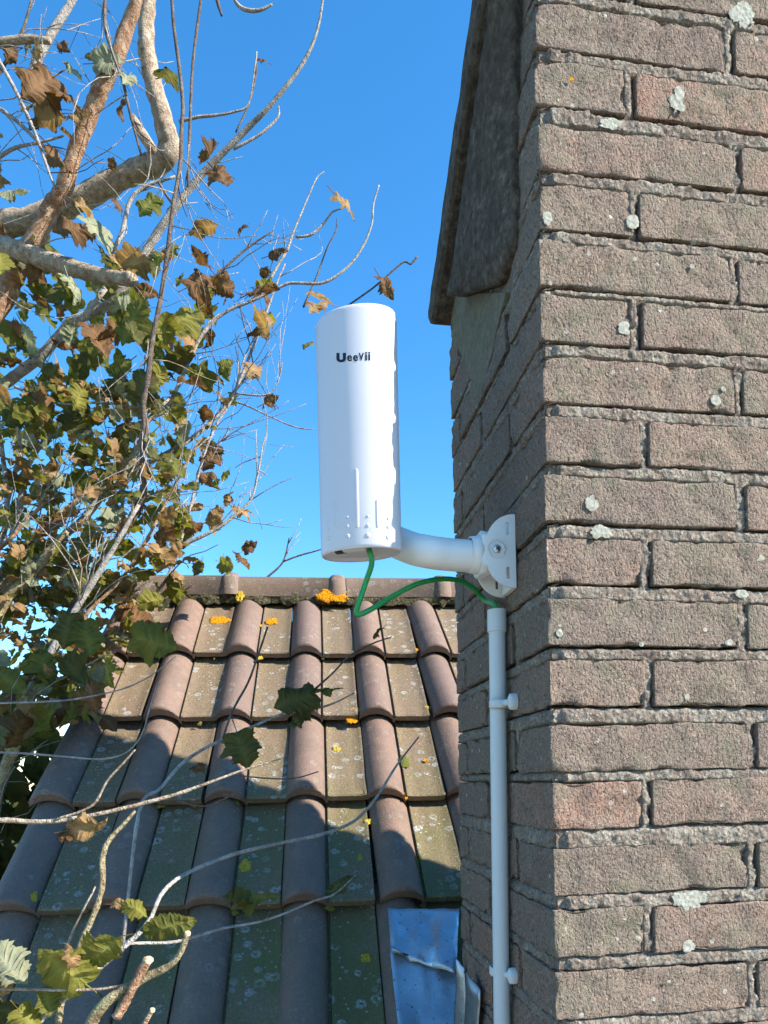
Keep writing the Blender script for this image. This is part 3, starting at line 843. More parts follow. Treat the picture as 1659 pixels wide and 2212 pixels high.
def dome(name, x, y, rx, ry, h, m=None):
    a0, h0 = on_body(x, y); V, Fc = [], []; sg = 14
    for (rr, hh) in ((0.05, h), (.5, h * .93), (.82, h * .6), (1, -.0006)):
        for k in range(sg):
            q = 2 * math.pi * k / sg
            c, s = math.cos(q), math.sin(q)
            if ry > rx: oy = math.copysign(ry - rx, s) if abs(s) > 1e-6 else 0; oy += s * rx * rr
            else: oy = s * ry * rr
            V.append(cyl_pt(a0 + c * rx * rr * mpp / AR, h0 + oy * mpp, AR + hh))
    for i in range(3):
        for k in range(sg): Fc.append((i * sg + k, i * sg + (k + 1) % sg, (i + 1) * sg + (k + 1) % sg, (i + 1) * sg + k))
    Fc.append(tuple(range(sg))[::-1])
    o = world_obj(name, V, Fc, m or M['white'], ant)
    bm = bmesh.new(); bm.from_mesh(o.data); bmesh.ops.recalc_face_normals(bm, faces=bm.faces)
    c = Vector((0, 0, 0)); 
    if sum((f.normal.dot(fr) * f.calc_area() for f in bm.faces)) < 0: bmesh.ops.reverse_faces(bm, faces=bm.faces)
    bm.to_mesh(o.data); bm.free(); return o
for (x, y0, y1, w) in ((770.5, 1014, 1139, 5.0), (727.5, 1081, 1141, 3.6), (815, 1080, 1139, 3.6)):
    dome('bar', x, (y0 + y1) / 2, w, (y1 - y0) / 2, .0011)
for x, ys in ((711, (1124, 1143, 1163)), (750.5, (1117, 1137, 1158)), (794.5, (1115, 1135, 1156)), (838, (1120, 1138, 1160))):
    for y, r in zip(ys, (3.4, 4.6, 6.2)): dome('dot', x, y, r, r, .0013)
# logo
def logo(ch, x0, x1, y0, y1, off):
    """one printed letter filling x0..x1, y0..y1 (photo pixels on the body), wrapped round the shell"""
    cu_ = bpy.data.curves.new('logo', 'FONT'); cu_.body = ch; cu_.size = 1.0; cu_.offset = off; cu_.resolution_u = 6
    ob = bpy.data.objects.new('logo_tmp', cu_); col.objects.link(ob)
    dg = bpy.context.evaluated_depsgraph_get(); me = bpy.data.meshes.new_from_object(ob.evaluated_get(dg))
    bpy.data.objects.remove(ob)
    bm = bmesh.new(); bm.from_mesh(me); bmesh.ops.triangulate(bm, faces=bm.faces)
    for _ in range(2): bmesh.ops.subdivide_edges(bm, edges=[e for e in bm.edges if e.calc_length() > .12], cuts=1)
    bx = [v.co.x for v in bm.verts]; by = [v.co.y for v in bm.verts]
    for v in bm.verts:
        x = x0 + (x1 - x0) * (v.co.x - min(bx)) / (max(bx) - min(bx)); y = y1 + (y0 - y1) * (v.co.y - min(by)) / (max(by) - min(by))
        a_, h_ = on_body(x, y); v.co = cyl_pt(a_, h_, AR + .0004) - a_bot
    bm.normal_update()
    for f in bm.faces:
        if f.normal.dot(fr) < 0: f.normal_flip()
    me2 = bpy.data.meshes.new('logo_letter'); bm.to_mesh(me2); bm.free()
    return link('logo_letter', me2, M['black'], ant, a_bot)
for ch, x0, x1, y0, y1, off in (('U', 727, 747.5, 762.5, 782.8, .07), ('e', 749.8, 760.4, 767.5, 780.5, .025), ('e', 762.6, 773.2, 767.2, 780.2, .025), ('V', 774.6, 786, 762.5, 779, .035), ('i', 788.6, 793, 760.5, 778.8, .02), ('i', 795.4, 799.6, 760.2, 778.6, .02)):
    logo(ch, x0, x1, y0, y1, off)
# sockets under the body
for (ang, rr, w, d) in ((-.75, .62, .006, .004), (-.10, .60, .013, .005)):
    c = cyl_pt(ang, .0038, AR * rr)
    V = [c + sd_ * (sx * w) + fr * (sf * d) + ax * sz for sz in (-.003, .002) for sx, sf in ((-1, -1), (1, -1), (1, 1), (-1, 1))]
    world_obj('socket', V, [(0, 1, 2, 3), (7, 6, 5, 4), (0, 4, 5, 1), (1, 5, 6, 2), (2, 6, 7, 3), (3, 7, 4, 0)], M['dark'] if ang < -.5 else M['white2'], ant, False)
# strap clamp at the back, holding the mast
# bracket ------------------------------------------------------------
wall_n = Vector((-1, 0, 0))
def wall_pt(x, y): return on_plane(x, y, Vector((WX - .002, 0, 0)), ns)
bt, bb = wall_pt(1113, 1110), wall_pt(1113, 1272)
BY0 = (bt.y + bb.y) / 2; BY1 = BY0 + .042; BZ0, BZ1 = bb.z, bt.z
BZM = (BZ0 + BZ1) / 2; BXW = WX - .002
brk = empty('wall_bracket', Vector((BXW, (BY0 + BY1) / 2, BZ0)))
tag(brk, 'white adjustable wall bracket with half-round plates and curved mast arm', 'bracket')
V, Fc = box_geo(BXW - .004, BY0 + .003, BZ0 + .001, BXW + .0018, BY1 - .003, BZ1 - .001); world_obj('base_plate', V, Fc, M['white2'], brk, False)
def half_plate(y):
    """half-round plate with two slots, standing off the wall"""
    c = bpy.data.curves.new('plate', 'CURVE'); c.dimensions = '2D'; c.fill_mode = 'BOTH'; c.extrude = .0015
    H = (BZ1 - BZ0) / 2; D = .0365
    def spl(pts):
        s = c.splines.new('POLY'); s.points.add(len(pts) - 1); s.use_cyclic_u = True
        for p, q in zip(s.points, pts): p.co = (q[0], q[1], 0, 1)
    outl = [(0, -H), (0, H)] + [(-D * math.sin(math.pi * k / 24) ** .9, H * math.cos(math.pi * k / 24)) for k in range(1, 24)]
    spl(outl)
    for zc in (.60, -.60):
        spl([(-.0075, zc * H - .0072), (-.0115, zc * H - .0072), (-.0115, zc * H + .0072), (-.0075, zc * H + .0072)])
    ob = bpy.data.objects.new('plate_tmp', c); col.objects.link(ob)
    dg = bpy.context.evaluated_depsgraph_get(); me = bpy.data.meshes.new_from_object(ob.evaluated_get(dg)); bpy.data.objects.remove(ob)
    o = link('side_plate', me, M['white2'], brk, Vector((BXW, y, BZM)), (R_(90), 0, 0))
    return o
half_plate(BY0); half_plate(BY1)
sc = on_plane(1073, 1186, Vector((0, BY0 - .0015, 0)), Vector((0, 1, 0)))
BZA = sc.z                                    # arm height
def disc_y(name, c, r, h, m, seg=24, parent=brk, star=False):
    V, Fc = [], []
    for (rr, d) in ((r, .0005), (r, -h * .6), (r * .75, -h), (.02 * r, -h)):
        for k in range(seg):
            a = 2 * math.pi * k / seg; V.append(c + Vector((rr * math.cos(a), d, rr * math.sin(a))))
    for i in range(3):
        for k in range(seg): Fc.append((i * seg + k, (i + 1) * seg + k, (i + 1) * seg + (k + 1) % seg, i * seg + (k + 1) % seg))
    Fc.append(tuple(3 * seg + k for k in range(seg)))
    o = world_obj(name, V, Fc, m, parent); bm = bmesh.new(); bm.from_mesh(o.data); bmesh.ops.recalc_face_normals(bm, faces=bm.faces)
    bm.to_mesh(o.data); bm.free(); return o
scr = disc_y('screw', sc, .0047, .0026, M['steel'])
for a in (R_(35), R_(125)):                    # cross recess
    d1 = Vector((math.cos(a), 0, math.sin(a))); d2 = Vector((-math.sin(a), 0, math.cos(a))); c = sc + Vector((0, -.00275, 0))
    V = [c + d1 * (s * .0027) + d2 * (q * .0006) + Vector((0, y, 0)) for y in (-.0002, .0002) for s, q in ((-1, -1), (1, -1), (1, 1), (-1, 1))]
    world_obj('screw_recess', V, [(0, 1, 2, 3), (7, 6, 5, 4), (0, 4, 5, 1), (1, 5, 6, 2), (2, 6, 7, 3), (3, 7, 4, 0)], M['dark'], scr, False)
V, Fc = [], []
for k in range(26):                            # toothed ring round the pivot
    a = 2 * math.pi * k / 26; d1 = Vector((math.cos(a), 0, math.sin(a))); d2 = Vector((-math.sin(a), 0, math.cos(a))); b = len(V)
    for y in (.0004, -.0022):
        for s, q in ((.0088, -.0007), (.0112, -.0007), (.0112, .0007), (.0088, .0007)): V.append(sc + d1 * s + d2 * q * (1 if y > 0 else .5) + Vector((0, y, 0)))
    Fc += [(b, b + 1, b + 2, b + 3), (b + 7, b + 6, b + 5, b + 4), (b, b + 4, b + 5, b + 1), (b + 1, b + 5, b + 6, b + 2), (b + 2, b + 6, b + 7, b + 3), (b + 3, b + 7, b + 4, b)]
world_obj('toothed_ring', V, Fc, M['white2'], brk, False)
# knuckle between the plates and the arm's socket
ky = (BY0 + BY1) / 2
kx0 = on_plane(1031, 1190, Vector((0, ky, 0)), Vector((0, 1, 0))).x; kx1 = sc.x + .004
HH = px(46, .80); CH = .008
V, Fc = [], []
w2 = (BY1 - BY0) / 2 - .0035
secs = [(kx0, 1.0), (kx0 + .006, 1.0), (kx1 - .008, .92), (kx1, .7)]
for x, s in secs:
    for (yy, zz) in ((-w2, -HH * s + CH), (-w2 + CH, -HH * s), (w2 - CH, -HH * s), (w2, -HH * s + CH), (w2, HH * s - CH), (w2 - CH, HH * s), (-w2 + CH, HH * s), (-w2, HH * s - CH)):
        V.append((x, ky + yy * (1.25 if x < kx0 + .012 else 1.0), BZA + zz))
for i in range(3):
    for k in range(8): Fc.append((i * 8 + k, i * 8 + (k + 1) % 8, (i + 1) * 8 + (k + 1) % 8, (i + 1) * 8 + k))
Fc.append(tuple(range(8))[::-1]); Fc.append(tuple(24 + k for k in range(8)))
kn = world_obj('knuckle', V, Fc, M['white2'], brk, False)
bm = bmesh.new(); bm.from_mesh(kn.data); bmesh.ops.recalc_face_normals(bm, faces=bm.faces); bmesh.ops.bevel(bm, geom=list(bm.edges), offset=.0012, segments=2, affect='EDGES'); bm.to_mesh(kn.data); bm.free()
PR = px(34.0, .80)                            # arm radius
V, Fc = [], []
for (x, r) in ((kx0 - .010, PR * 1.04), (kx0 - .010, PR * 1.12), (kx0 - .004, PR * 1.16), (kx0 + .002, PR * 1.22), (kx0 + .002, PR * .6)):
    for k in range(32):
        a = 2 * math.pi * k / 32; V.append((x, ky + r * math.cos(a), BZA + r * math.sin(a)))
for i in range(4):
    for k in range(32): Fc.append((i * 32 + k, i * 32 + (k + 1) % 32, (i + 1) * 32 + (k + 1) % 32, (i + 1) * 32 + k))
o = world_obj('socket_rim', V, Fc, M['white2'], brk)
bm = bmesh.new(); bm.from_mesh(o.data); bmesh.ops.recalc_face_normals(bm, faces=bm.faces); bm.to_mesh(o.data); bm.free()
# arm: straight out of the socket, then an elbow up behind the antenna
mast_b = a_bot - fr * (AR * OV + PR * .85)
ex = Vector((mast_b.x + .012, mast_b.y, BZA))
p0 = Vector((kx0 + .004, ky, BZA - .002)); p1 = Vector((kx0 - .035, ky, BZA - .0005)); 
pth = [p0, p1, Vector((kx0 - .060, ky - .003, BZA + .001)), Vector((ex.x + .030, (ky + ex.y) / 2 - .002, BZA + .012)), Vector((ex.x + .008, ex.y, BZA + .032)), Vector((ex.x - .002, ex.y, BZA + .062))]
top_m = mast_b + ax * (AH * .55); pth += [(pth[-1] + top_m) / 2, top_m]
q = catmull(pth, 8); V, Fc = tube_geo(q, [PR] * len(q), 28); world_obj('arm', V, Fc, M['white2'], brk)
clv = []
for hgt in (.30, .44):                         # straps that hold the antenna to the mast
    c = mast_b + ax * (AH * hgt); pts = [c + (fr * math.cos(t_) + sd_ * math.sin(t_)) * (PR + .0015) for t_ in np.linspace(0, 2 * math.pi, 25)]
    V, Fc = [], []
    for p in pts:
        V += [p - ax * .005, p + ax * .005]
    for i in range(24): Fc.append((2 * i, 2 * i + 2, 2 * i + 3, 2 * i + 1))
    world_obj('strap', V, Fc, M['steel'], brk)

# conduit ------------------------------------------------------------
PRAD = .0098
ct, cb = P(1073, 1318, .86), P(1085, 2212, .86)
ptop = on_plane(1073, 1318, Vector((WX - .0125, 0, 0)), ns); pbot = on_plane(1084, 2212, Vector((WX - .0125, 0, 0)), ns)
pd = (pbot - ptop).normalized(); plow = ptop + pd * ((ptop.z - 0.05) / -pd.z)
cond = empty('conduit_pipe', plow)
tag(cond, 'pale grey plastic conduit pipe clipped upright to the shaded chimney flank', 'pipe')
tube('pipe', [(ptop + pd * .004).lerp(plow, k / 120) for k in range(121)], [PRAD * 2] * 2, M['pvc'], cond, sides=28, smooth_path=False)
V, Fc = [], []; cl = .026
up_ = -pd; s1 = Vector((0, 1, 0)).cross(up_).normalized(); s2_ = up_.cross(s1)
for (h, r) in ((0.0, PRAD * .99), (0.0, PRAD * 1.16), (-cl, PRAD * 1.16), (-cl - .0012, PRAD * 1.0)):
    for k in range(28):
        a = 2 * math.pi * k / 28; V.append(ptop + up_ * h + (s1 * math.cos(a) + s2_ * math.sin(a)) * r)
for i in range(3):
    for k in range(28): Fc.append((i * 28 + k, i * 28 + (k + 1) % 28, (i + 1) * 28 + (k + 1) % 28, (i + 1) * 28 + k))
o = world_obj('coupling', V, Fc, M['pvc'], cond); o.data.set_sharp_from_angle(angle=R_(40))
for yc in (1521, 2096):
    c = on_plane(1078, yc, Vector((WX - .0125, 0, 0)), ns)
    V, Fc = [], []; W = .0052
    for (h, r) in ((-W, PRAD * 1.0), (-W, PRAD * 1.15), (-W * .5, PRAD * 1.22), (0, PRAD * 1.18), (W * .5, PRAD * 1.22), (W, PRAD * 1.15), (W, PRAD * 1.0)):
        for k in range(28):
            a = 2 * math.pi * k / 28; V.append(c + up_ * h + (s1 * math.cos(a) + s2_ * math.sin(a)) * r)
    for i in range(6):
        for k in range(28): Fc.append((i * 28 + k, i * 28 + (k + 1) % 28, (i + 1) * 28 + (k + 1) % 28, (i + 1) * 28 + k))
    clip = world_obj('clip', V, Fc, M['pvc'], cond)
    # saddle foot towards the corner: neck and round nail boss on the wall
    n0 = Vector((WX - .010, c.y - PRAD * .8, c.z)); n1 = Vector((WX - .007, c.y - .025, c.z))
    tube('neck', [n0, n1], [.0085, .0075], M['pvc'], clip, sides=14, smooth_path=False)
    V, Fc = [], []; cc = Vector((WX + .0005, c.y - .026, c.z)); sg = 24
    for (d, r) in ((0, .0095), (-.004, .0098), (-.0085, .0092), (-.010, .006), (-.010, .0005)):
        for k in range(sg):
            a = 2 * math.pi * k / sg; V.append(cc + Vector((d, r * .62 * math.cos(a), r * 1.0 * math.sin(a))))
    for i in range(4):
        for k in range(sg): Fc.append((i * sg + k, (i + 1) * sg + k, (i + 1) * sg + (k + 1) % sg, i * sg + (k + 1) % sg))
    world_obj('boss', V, Fc, M['pvc'], clip)

# cable --------------------------------------------------------------
cable_pts = [a_bot + fr * AR * .20 + sd_ * AR * .26 + ax * .003]
for (x, y, d) in ((803, 1216, ADEP - .01), (791, 1255, ADEP), (776, 1300, ADEP), (769.5, 1322, ADEP + .002), (777, 1327, ADEP + .004), (800, 1317, ADEP + .01), (850, 1287, ADEP + .03), (900, 1262, ADEP + .045),
                  (950, 1251, ADEP + .06), (990, 1254, ADEP + .075), (1022, 1270, ADEP + .088), (1046, 1296, ADEP + .097)):
    cable_pts.append(P(x, y, d))
cable_pts += [ptop + up_ * .004 - s1 * .001, ptop - up_ * .03]
cb_ = tube('green_cable', cable_pts, [px(12.0, ADEP)] * 2, M['green'], None, sides=12, n=8)
tag(cb_, 'green network cable looping from antenna base into the conduit top', 'cable')

# ------------------------------------------------------------------ leaves
def leaf_mesh(seed, curl, fold, ragged, twist=0.0, lobes=True, m_=34):
    rng = random.Random(seed)
    if lobes:
        half = [(0.0, 0.0), (.10, -.05), (.24, -.07), (.36, .0), (.43, .12), (.37, .22), (.47, .30), (.56, .42), (.55, .55), (.43, .55), (.34, .58), (.38, .70), (.31, .80), (.20, .82), (.12, .92), (0, 1.02)]
    else:
        half = [(0.0, 0.0), (.10, .02), (.22, .10), (.32, .24), (.36, .40), (.34, .56), (.27, .72), (.17, .86), (.08, .95), (0, 1.02)]
    V, Fc, A = [], [], []
    rows = 24
    for side in (1, -1):
        sc_ = rng.uniform(.85, 1.1)
        hv = [(x * sc_ * (1 + ragged * rng.uniform(-.35, .3)), y + ragged * rng.uniform(-.06, .06)) for x, y in half]; hv[0] = (0, 0); hv[-1] = (0, 1.02)
        o = []
        for i in range(m_ + 1):
            t_ = i / m_ * (len(hv) - 1); k = min(int(t_), len(hv) - 2); f = t_ - k
            x = hv[k][0] * (1 - f) + hv[k + 1][0] * f; y = hv[k][1] * (1 - f) + hv[k + 1][1] * f
            if 0 < i < m_: x *= 1 + (.07 if i % 2 else -.07) + ragged * rng.uniform(-.12, .08)
            o.append((x, y))
        b = len(V)
        for i, (x, y) in enumerate(o):
            my = 1.02 * (i / m_) ** .8 * .98 if lobes else 1.0 * (i / m_)
            for f, a in ((0, 1.0), (.35, .15 if i % 4 else .7), (.7, 0 if i % 4 else .5), (1, 0)):
                X = side * x * f; Y = my * (1 - f) + y * f
                A.append(a)
                r_ = abs(X)
                Z = fold * r_ - curl * r_ * r_ * 1.6 - .35 * curl * (Y - .4) ** 2
                Z += .10 * curl * math.sin(Y * 9 + seed) * r_ * 2 + .09 * mn.noise(Vector((X * 3, Y * 3, seed * 2.2))) + .05 * mn.noise(Vector((X * 8, Y * 8, seed)))
                Xr = X * (1 - .35 * min(1, abs(curl) * r_))
                c, s = math.cos(twist * Y), math.sin(twist * Y)
                V.append((Xr * c - Z * s, Y, Xr * s + Z * c))
        for i in range(m_):
            for j in range(3):
                a = b + i * 4 + j; q = (a, a + 1, a + 5, a + 4); Fc.append(q if side > 0 else q[::-1])
    # petiole
    b = len(V)
    for y, w in ((0.02, .012), (-.2, .010), (-.36, .016)):
        V += [(-w, y, -.01 + .12 * (y - .02) ** 2), (w, y, -.01 + .12 * (y - .02) ** 2), (0, y, .02 + .12 * (y - .02) ** 2)]; A += [.6] * 3
    for i in range(2):
        for k in range(3): Fc.append((b + i * 3 + k, b + i * 3 + (k + 1) % 3, b + i * 3 + 3 + (k + 1) % 3, b + i * 3 + 3 + k))
    me = mesh('leaf', V, Fc); at = me.attributes.new('vein', 'FLOAT', 'POINT'); at.data.foreach_set('value', A)
    return me
LV = [leaf_mesh(1, .55, .2, .3, .2), leaf_mesh(2, .8, .4, .35, .4), leaf_mesh(3, -.8, .15, .3, -.4), leaf_mesh(4, 1.0, .6, .45, .8), leaf_mesh(5, 1.3, .9, .6, -1.1), leaf_mesh(6, .3, .5, .2, .2), leaf_mesh(7, .5, .2, .2, .2, False), leaf_mesh(8, 1.5, 1.2, .5, 1.6, False)]
LO = [leaf_mesh(11, .5, .3, .3, .3, True, 15), leaf_mesh(12, 1.1, .6, .5, 1.0, True, 15), leaf_mesh(13, -.4, .2, .3, -.3, True, 15)]
LOE = leaf_mesh(14, .4, .25, .1, .1, False, 8)
lrng = random.Random(99)
def leaf_at(p, size, m, parent, variant=None, dirx=None, flat=.5):
    v = variant if variant is not None else lrng.choice([0, 0, 1, 1, 2, 3, 3, 4, 5, 5, 6, 7])
    # tip mostly hangs down / outward, face roughly towards the viewer or the sky
    tip = Vector((lrng.uniform(-.9, .9), lrng.uniform(-.5, .4), lrng.uniform(-1.2, .25))) if dirx is None else dirx
    tip.normalize()
    nn = Vector((lrng.uniform(-.8, .8), lrng.uniform(-1.0, .3) - flat * .5, lrng.uniform(-.3, 1.0))); nn -= tip * nn.dot(tip)
    if nn.length < .05: nn = tip.orthogonal()
    nn.normalize(); xx = tip.cross(nn)
    mt = Matrix((xx, tip, nn)).transposed()
    o = link('leaf', LV[v], M[m], parent, p - tip * size * .5, mt)
    o.scale = (size * lrng.uniform(.85, 1.1), size, size); return o
MATS_MAIN = ['lf_green'] * 5 + ['lf_dark'] * 4 + ['lf_brown'] * 4 + ['lf_yellow'] * 2 + ['lf_tan'] * 3 + ['lf_pale'] * 2

# ------------------------------------------------------------------ tree on the left
tree = empty('autumn_tree', P(-320, 900, 2.35).xyz * Vector((1, 1, 0)) if False else Vector((P(-320, 900, 2.35).x, P(-320, 900, 2.35).y, 0)))
tag(tree, 'autumn tree with tan limbs and half-withered lobed leaves left of the antenna', 'tree')
tb = Vector(tree.location)
tube('trunk', [tb, tb + Vector((.02, .01, 1.2)), tb + Vector((.05, -.02, 2.2)), P(-230, 1000, 2.32), P(-170, 700, 2.3), P(-200, 200, 2.3), P(-150, -300, 2.3)], [.20, .17, .15, .13, .11, .08, .04], M['bark'], tree, sides=14, rough=.12)
def z2(pts): return [(x * .56, y * .56) for x, y in pts]
def z3(pts): return [(x * .44, 597 + y * .44) for x, y in pts]
def z4(pts): return [(132.7 + .56 * x, 1194.4 + .56 * y) for x, y in pts]
def z5(pts): return [(x * .68, 1592 + y * .68) for x, y in pts]
branch_paths = []
def limb(pts, widths, depth, m, parent=tree, name='branch', sides=8, rough=.10, wig=.0, record=True):
    d = depth if isinstance(depth, (list, tuple)) else [depth] * 2
    ds = interp(d, len(pts)); ww = interp(widths, len(pts))
    q = [P(x, y, dd) for (x, y), dd in zip(pts, ds)]
    if wig:
        for i in range(1, len(q)): q[i] += Vector((mn.noise(q[i] * 9), mn.noise(q[i] * 9 + Vector((3, 0, 0))), mn.noise(q[i] * 9 + Vector((0, 7, 0))))) * wig
    wm = [px(w, dd) for w, dd in zip(ww, ds)]
    if parent is tree:                     # limbs that leave the frame grow out of the trunk
        for end, pp in ((0, pts[0]), (-1, pts[-1])):
            if pp[0] < -45 and pp[1] > 60:
                yy = pp[1] + 90; root = P(-205 if yy < 900 else -300, yy, 2.31)
                if end == 0: q.insert(0, root); wm.insert(0, wm[0] * 1.25)
                else: q.append(root); wm.append(wm[-1] * 1.25)
    o = tube(name, q, wm, M[m], parent, sides=sides, rough=rough, n=5, seed=len(branch_paths))
    if record: branch_paths.append((catmull(q, 4) if len(q) > 2 else q, wm))
    return o
limb([(-180, 900)] + z2([(-10, 1180), (60, 1050), (130, 930), (200, 800), (250, 720), (290, 590), (350, 440), (385, 350), (440, 240), (500, 80), (530, -20), (570, -200)]), [46, 42, 40, 36, 34, 34, 30, 34, 32, 28, 24, 20], [2.25, 2.0], 'bark_red', sides=14, rough=.24)
limb([(-200, 620)] + z2([(-30, 890), (120, 850), (260, 790), (400, 720), (520, 665), (610, 625), (655, 575), (640, 500), (612, 400), (580, 280), (562, 150), (572, 0), (590, -150)]), [60, 52, 50, 46, 44, 44, 46, 46, 44, 40, 36, 34, 32, 30], [2.3, 2.1], 'bark', sides=14, rough=.24)
limb([(-180, 470)] + z2([(-20, 945), (80, 970), (200, 1010), (330, 1050), (450, 1072), (512, 1078)]), [52, 42, 38, 36, 32, 28, 26], [2.2, 1.98], 'bark', sides=14, rough=.24)
limb(z2([(-60, 170), (0, 165), (100, 150), (195, 158)]), [20, 18, 16, 13], 2.15, 'bark', sides=9)
limb(z2([(120, 300), (150, 220), (210, 110), (280, 0), (330, -120)]), [18, 19, 17, 15, 12], 2.2, 'twig', sides=9)
limb([(-180, 950)] + z3([(-20, 555), (100, 470), (200, 390), (300, 280), (350, 220), (480, 170), (600, 70)]) + z2([(580, 940), (640, 850), (730, 730), (800, 650), (880, 570), (960, 490), (1020, 430), (1090, 350), (1170, 240), (1220, 130), (1245, 0), (1250, -90)]), [26, 24, 22, 22, 20, 20, 18, 17, 17, 16, 15, 14, 13, 12, 10, 9, 8, 6, 5, 4], [2.3, 2.0], 'twig')
limb(z2([(690, 470), (760, 452), (830, 445), (900, 432), (960, 400), (985, 250), (990, 200)]), [7, 7, 6, 5, 4, 4, 3], 2.0, 'twig', sides=6)
limb(z2([(785, -60), (775, 0), (745, 230), (735, 420), (730, 550), (725, 720)]), [5, 6, 6, 6, 6, 5], 1.9, 'twig_dark', sides=6)
limb(z2([(655, -60), (663, 0), (670, 100), (690, 250), (705, 400), (700, 500), (695, 640), (670, 780), (655, 900), (640, 1020), (620, 1150)]) + z3([(785, 130), (745, 330), (730, 480), (705, 620), (710, 760), (700, 900), (705, 1050), (690, 1110), (620, 1230), (560, 1320), (480, 1420), (420, 1530), (360, 1640), (200, 1900), (-100, 2200), (-500, 2500)]), [6, 7, 7, 8, 8, 8, 9, 9, 9, 10, 10, 10, 11, 12, 12, 13, 13, 15, 17, 18, 18, 18, 20, 22, 24, 26, 28], [1.85, 1.85, 2.0], 'twig_dark')
limb(z3([(520, 1200), (640, 960), (720, 720), (830, 620), (900, 480), (990, 290), (1100, 180), (1260, 110), (1400, 40)]) + z2([(1150, 1092), (1250, 1090), (1340, 1030), (1400, 950), (1435, 860), (1440, 790), (1462, 715)]), [12, 11, 10, 9, 8, 8, 7, 6, 6, 6, 6, 5, 5, 4, 4, 3], 2.05, 'twig')
limb(z2([(1040, 1080), (1080, 1010), (1110, 960), (1130, 900), (1180, 780), (1220, 690), (1250, 662)]), [7, 6, 6, 5, 4, 3, 2], 2.05, 'twig', sides=6)
limb(z2([(1140, 915), (1200, 905), (1250, 860), (1280, 820), (1315, 805)]), [6, 6, 5, 4, 3], 2.05, 'twig', sides=6)
limb(z2([(1170, 1185), (1220, 1070), (1260, 960), (1295, 890), (1300, 840)]), [5, 4, 3, 3, 2], 2.1, 'twig_dark', sides=5)
limb(z2([(760, 1130), (860, 1040), (950, 960), (1055, 888)]), [6, 6, 5, 3], 2.0, 'twig_dark', sides=6)
limb(z2([(1290, 1215), (1340, 1180), (1440, 1110), (1520, 1040), (1560, 1010), (1585, 1018), (1610, 988)]), [4, 4, 4, 4, 4, 4, 4], 1.95, 'twig_dark', sides=6)
limb(z2([(895, -50), (905, 0), (940, 35), (1000, 40), (1052, 15)]), [7, 7, 8, 7, 4], 2.0, 'twig', sides=6)
limb(z2([(830, -40), (840, 10), (855, 60)]), [8, 9, 5], 2.0, 'twig_dark', sides=6)
limb(z2([(900, 575), (1000, 520), (1070, 455), (1075, 410)]), [7, 6, 5, 3], 2.0, 'twig', sides=6)
limb(z2([(910, 510), (960, 400), (985, 300), (990, 245)]), [4, 4, 4, 3], 2.0, 'twig_dark', sides=5)
limb(z2([(400, -40), (405, 0), (410, 130), (470, 300), (500, 430), (545, 600)]), [6, 7, 7, 7, 6, 5], 1.95, 'twig_dark', sides=6)
limb(z2([(-60, 120), (0, 240), (60, 350), (130, 500), (180, 640), (215, 730)]), [8, 8, 8, 7, 6, 5], 2.1, 'twig', sides=6)
limb(z2([(-60, 380), (0, 420), (80, 480), (160, 560), (225, 605)]), [9, 9, 8, 6, 4], 2.15, 'twig', sides=6)
limb(z2([(-60, 650), (0, 605), (60, 570), (150, 550), (245, 525)]), [8, 8, 8, 6, 4], 2.2, 'twig', sides=6)
limb(z2([(-20, 310), (40, 210), (90, 110), (125, -10)]), [7, 7, 6, 5], 2.2, 'twig_dark', sides=6)
limb(z2([(510, 450), (550, 520), (590, 580)]), [14, 22, 20], 2.08, 'bark', sides=8)
limb(z2([(430, 975), (470, 900), (500, 780), (560, 720), (680, 680)]), [9, 10, 9, 8, 5], 2.1, 'twig', sides=6)
limb(z2([(610, 700), (640, 750), (668, 790)]), [5, 6, 6], 1.9, 'twig_dark', sides=6)
limb([(-120, 1250)] + z3([(0, 1330), (110, 1220), (220, 1110)]), [12, 10, 9, 8], 1.9, 'bark_red', sides=7)
limb([(-150, 1400)] + z3([(60, 1390), (200, 1250), (340, 1130), (480, 1030), (600, 930), (680, 830), (720, 720), (830, 600)]), [18, 15, 14, 13, 12, 11, 10, 8, 6], 1.98, 'bark', sides=8)
limb([(-100, 1400)] + z3([(160, 1460), (280, 1310), (420, 1180), (520, 1060), (640, 960), (760, 900), (870, 840), (950, 790), (1050, 700), (1150, 570), (1230, 380), (1300, 200), (1360, 30), (1400, -60)]), [20, 18, 17, 16, 14, 12, 11, 10, 9, 8, 7, 6, 5, 4, 3], [2.05, 2.2], 'twig')
limb(z3([(380, 1720), (440, 1640), (600, 1480), (720, 1290), (780, 1180), (860, 1020), (950, 850), (992, 795)]), [8, 8, 7, 7, 6, 6, 5, 3], 1.9, 'bark_red', sides=6)
limb(z3([(760, 1560), (820, 1480), (880, 1320), (930, 1150), (980, 950), (1050, 750), (1140, 600), (1200, 400), (1255, 290)]), [8, 7, 7, 6, 6, 6, 5, 4, 3], 2.05, 'twig', sides=6)
limb(z3([(860, 1330), (930, 1305), (1080, 1230), (1190, 1140), (1240, 1080), (1270, 950), (1290, 830), (1310, 770)]), [8, 8, 7, 6, 5, 4, 3, 2], 2.05, 'twig', sides=6)
limb(z3([(1270, 1510), (1320, 1470), (1390, 1400), (1420, 1285)]), [5, 5, 4, 3], 2.9, 'twig_dark', sides=5)
limb(z3([(1390, 1400), (1470, 1370), (1570, 1342), (1680, 1300)]), [4, 4, 3, 2], 2.9, 'twig_dark', sides=5)
limb(z3([(1100, 600), (1200, 630), (1330, 690), (1450, 740), (1545, 752)]), [4, 4, 3, 3, 2], 2.1, 'twig', sides=5)
limb(z3([(1120, 570), (1280, 585), (1340, 560), (1375, 490), (1385, 420)]), [4, 4, 3, 2, 2], 2.15, 'twig', sides=5)
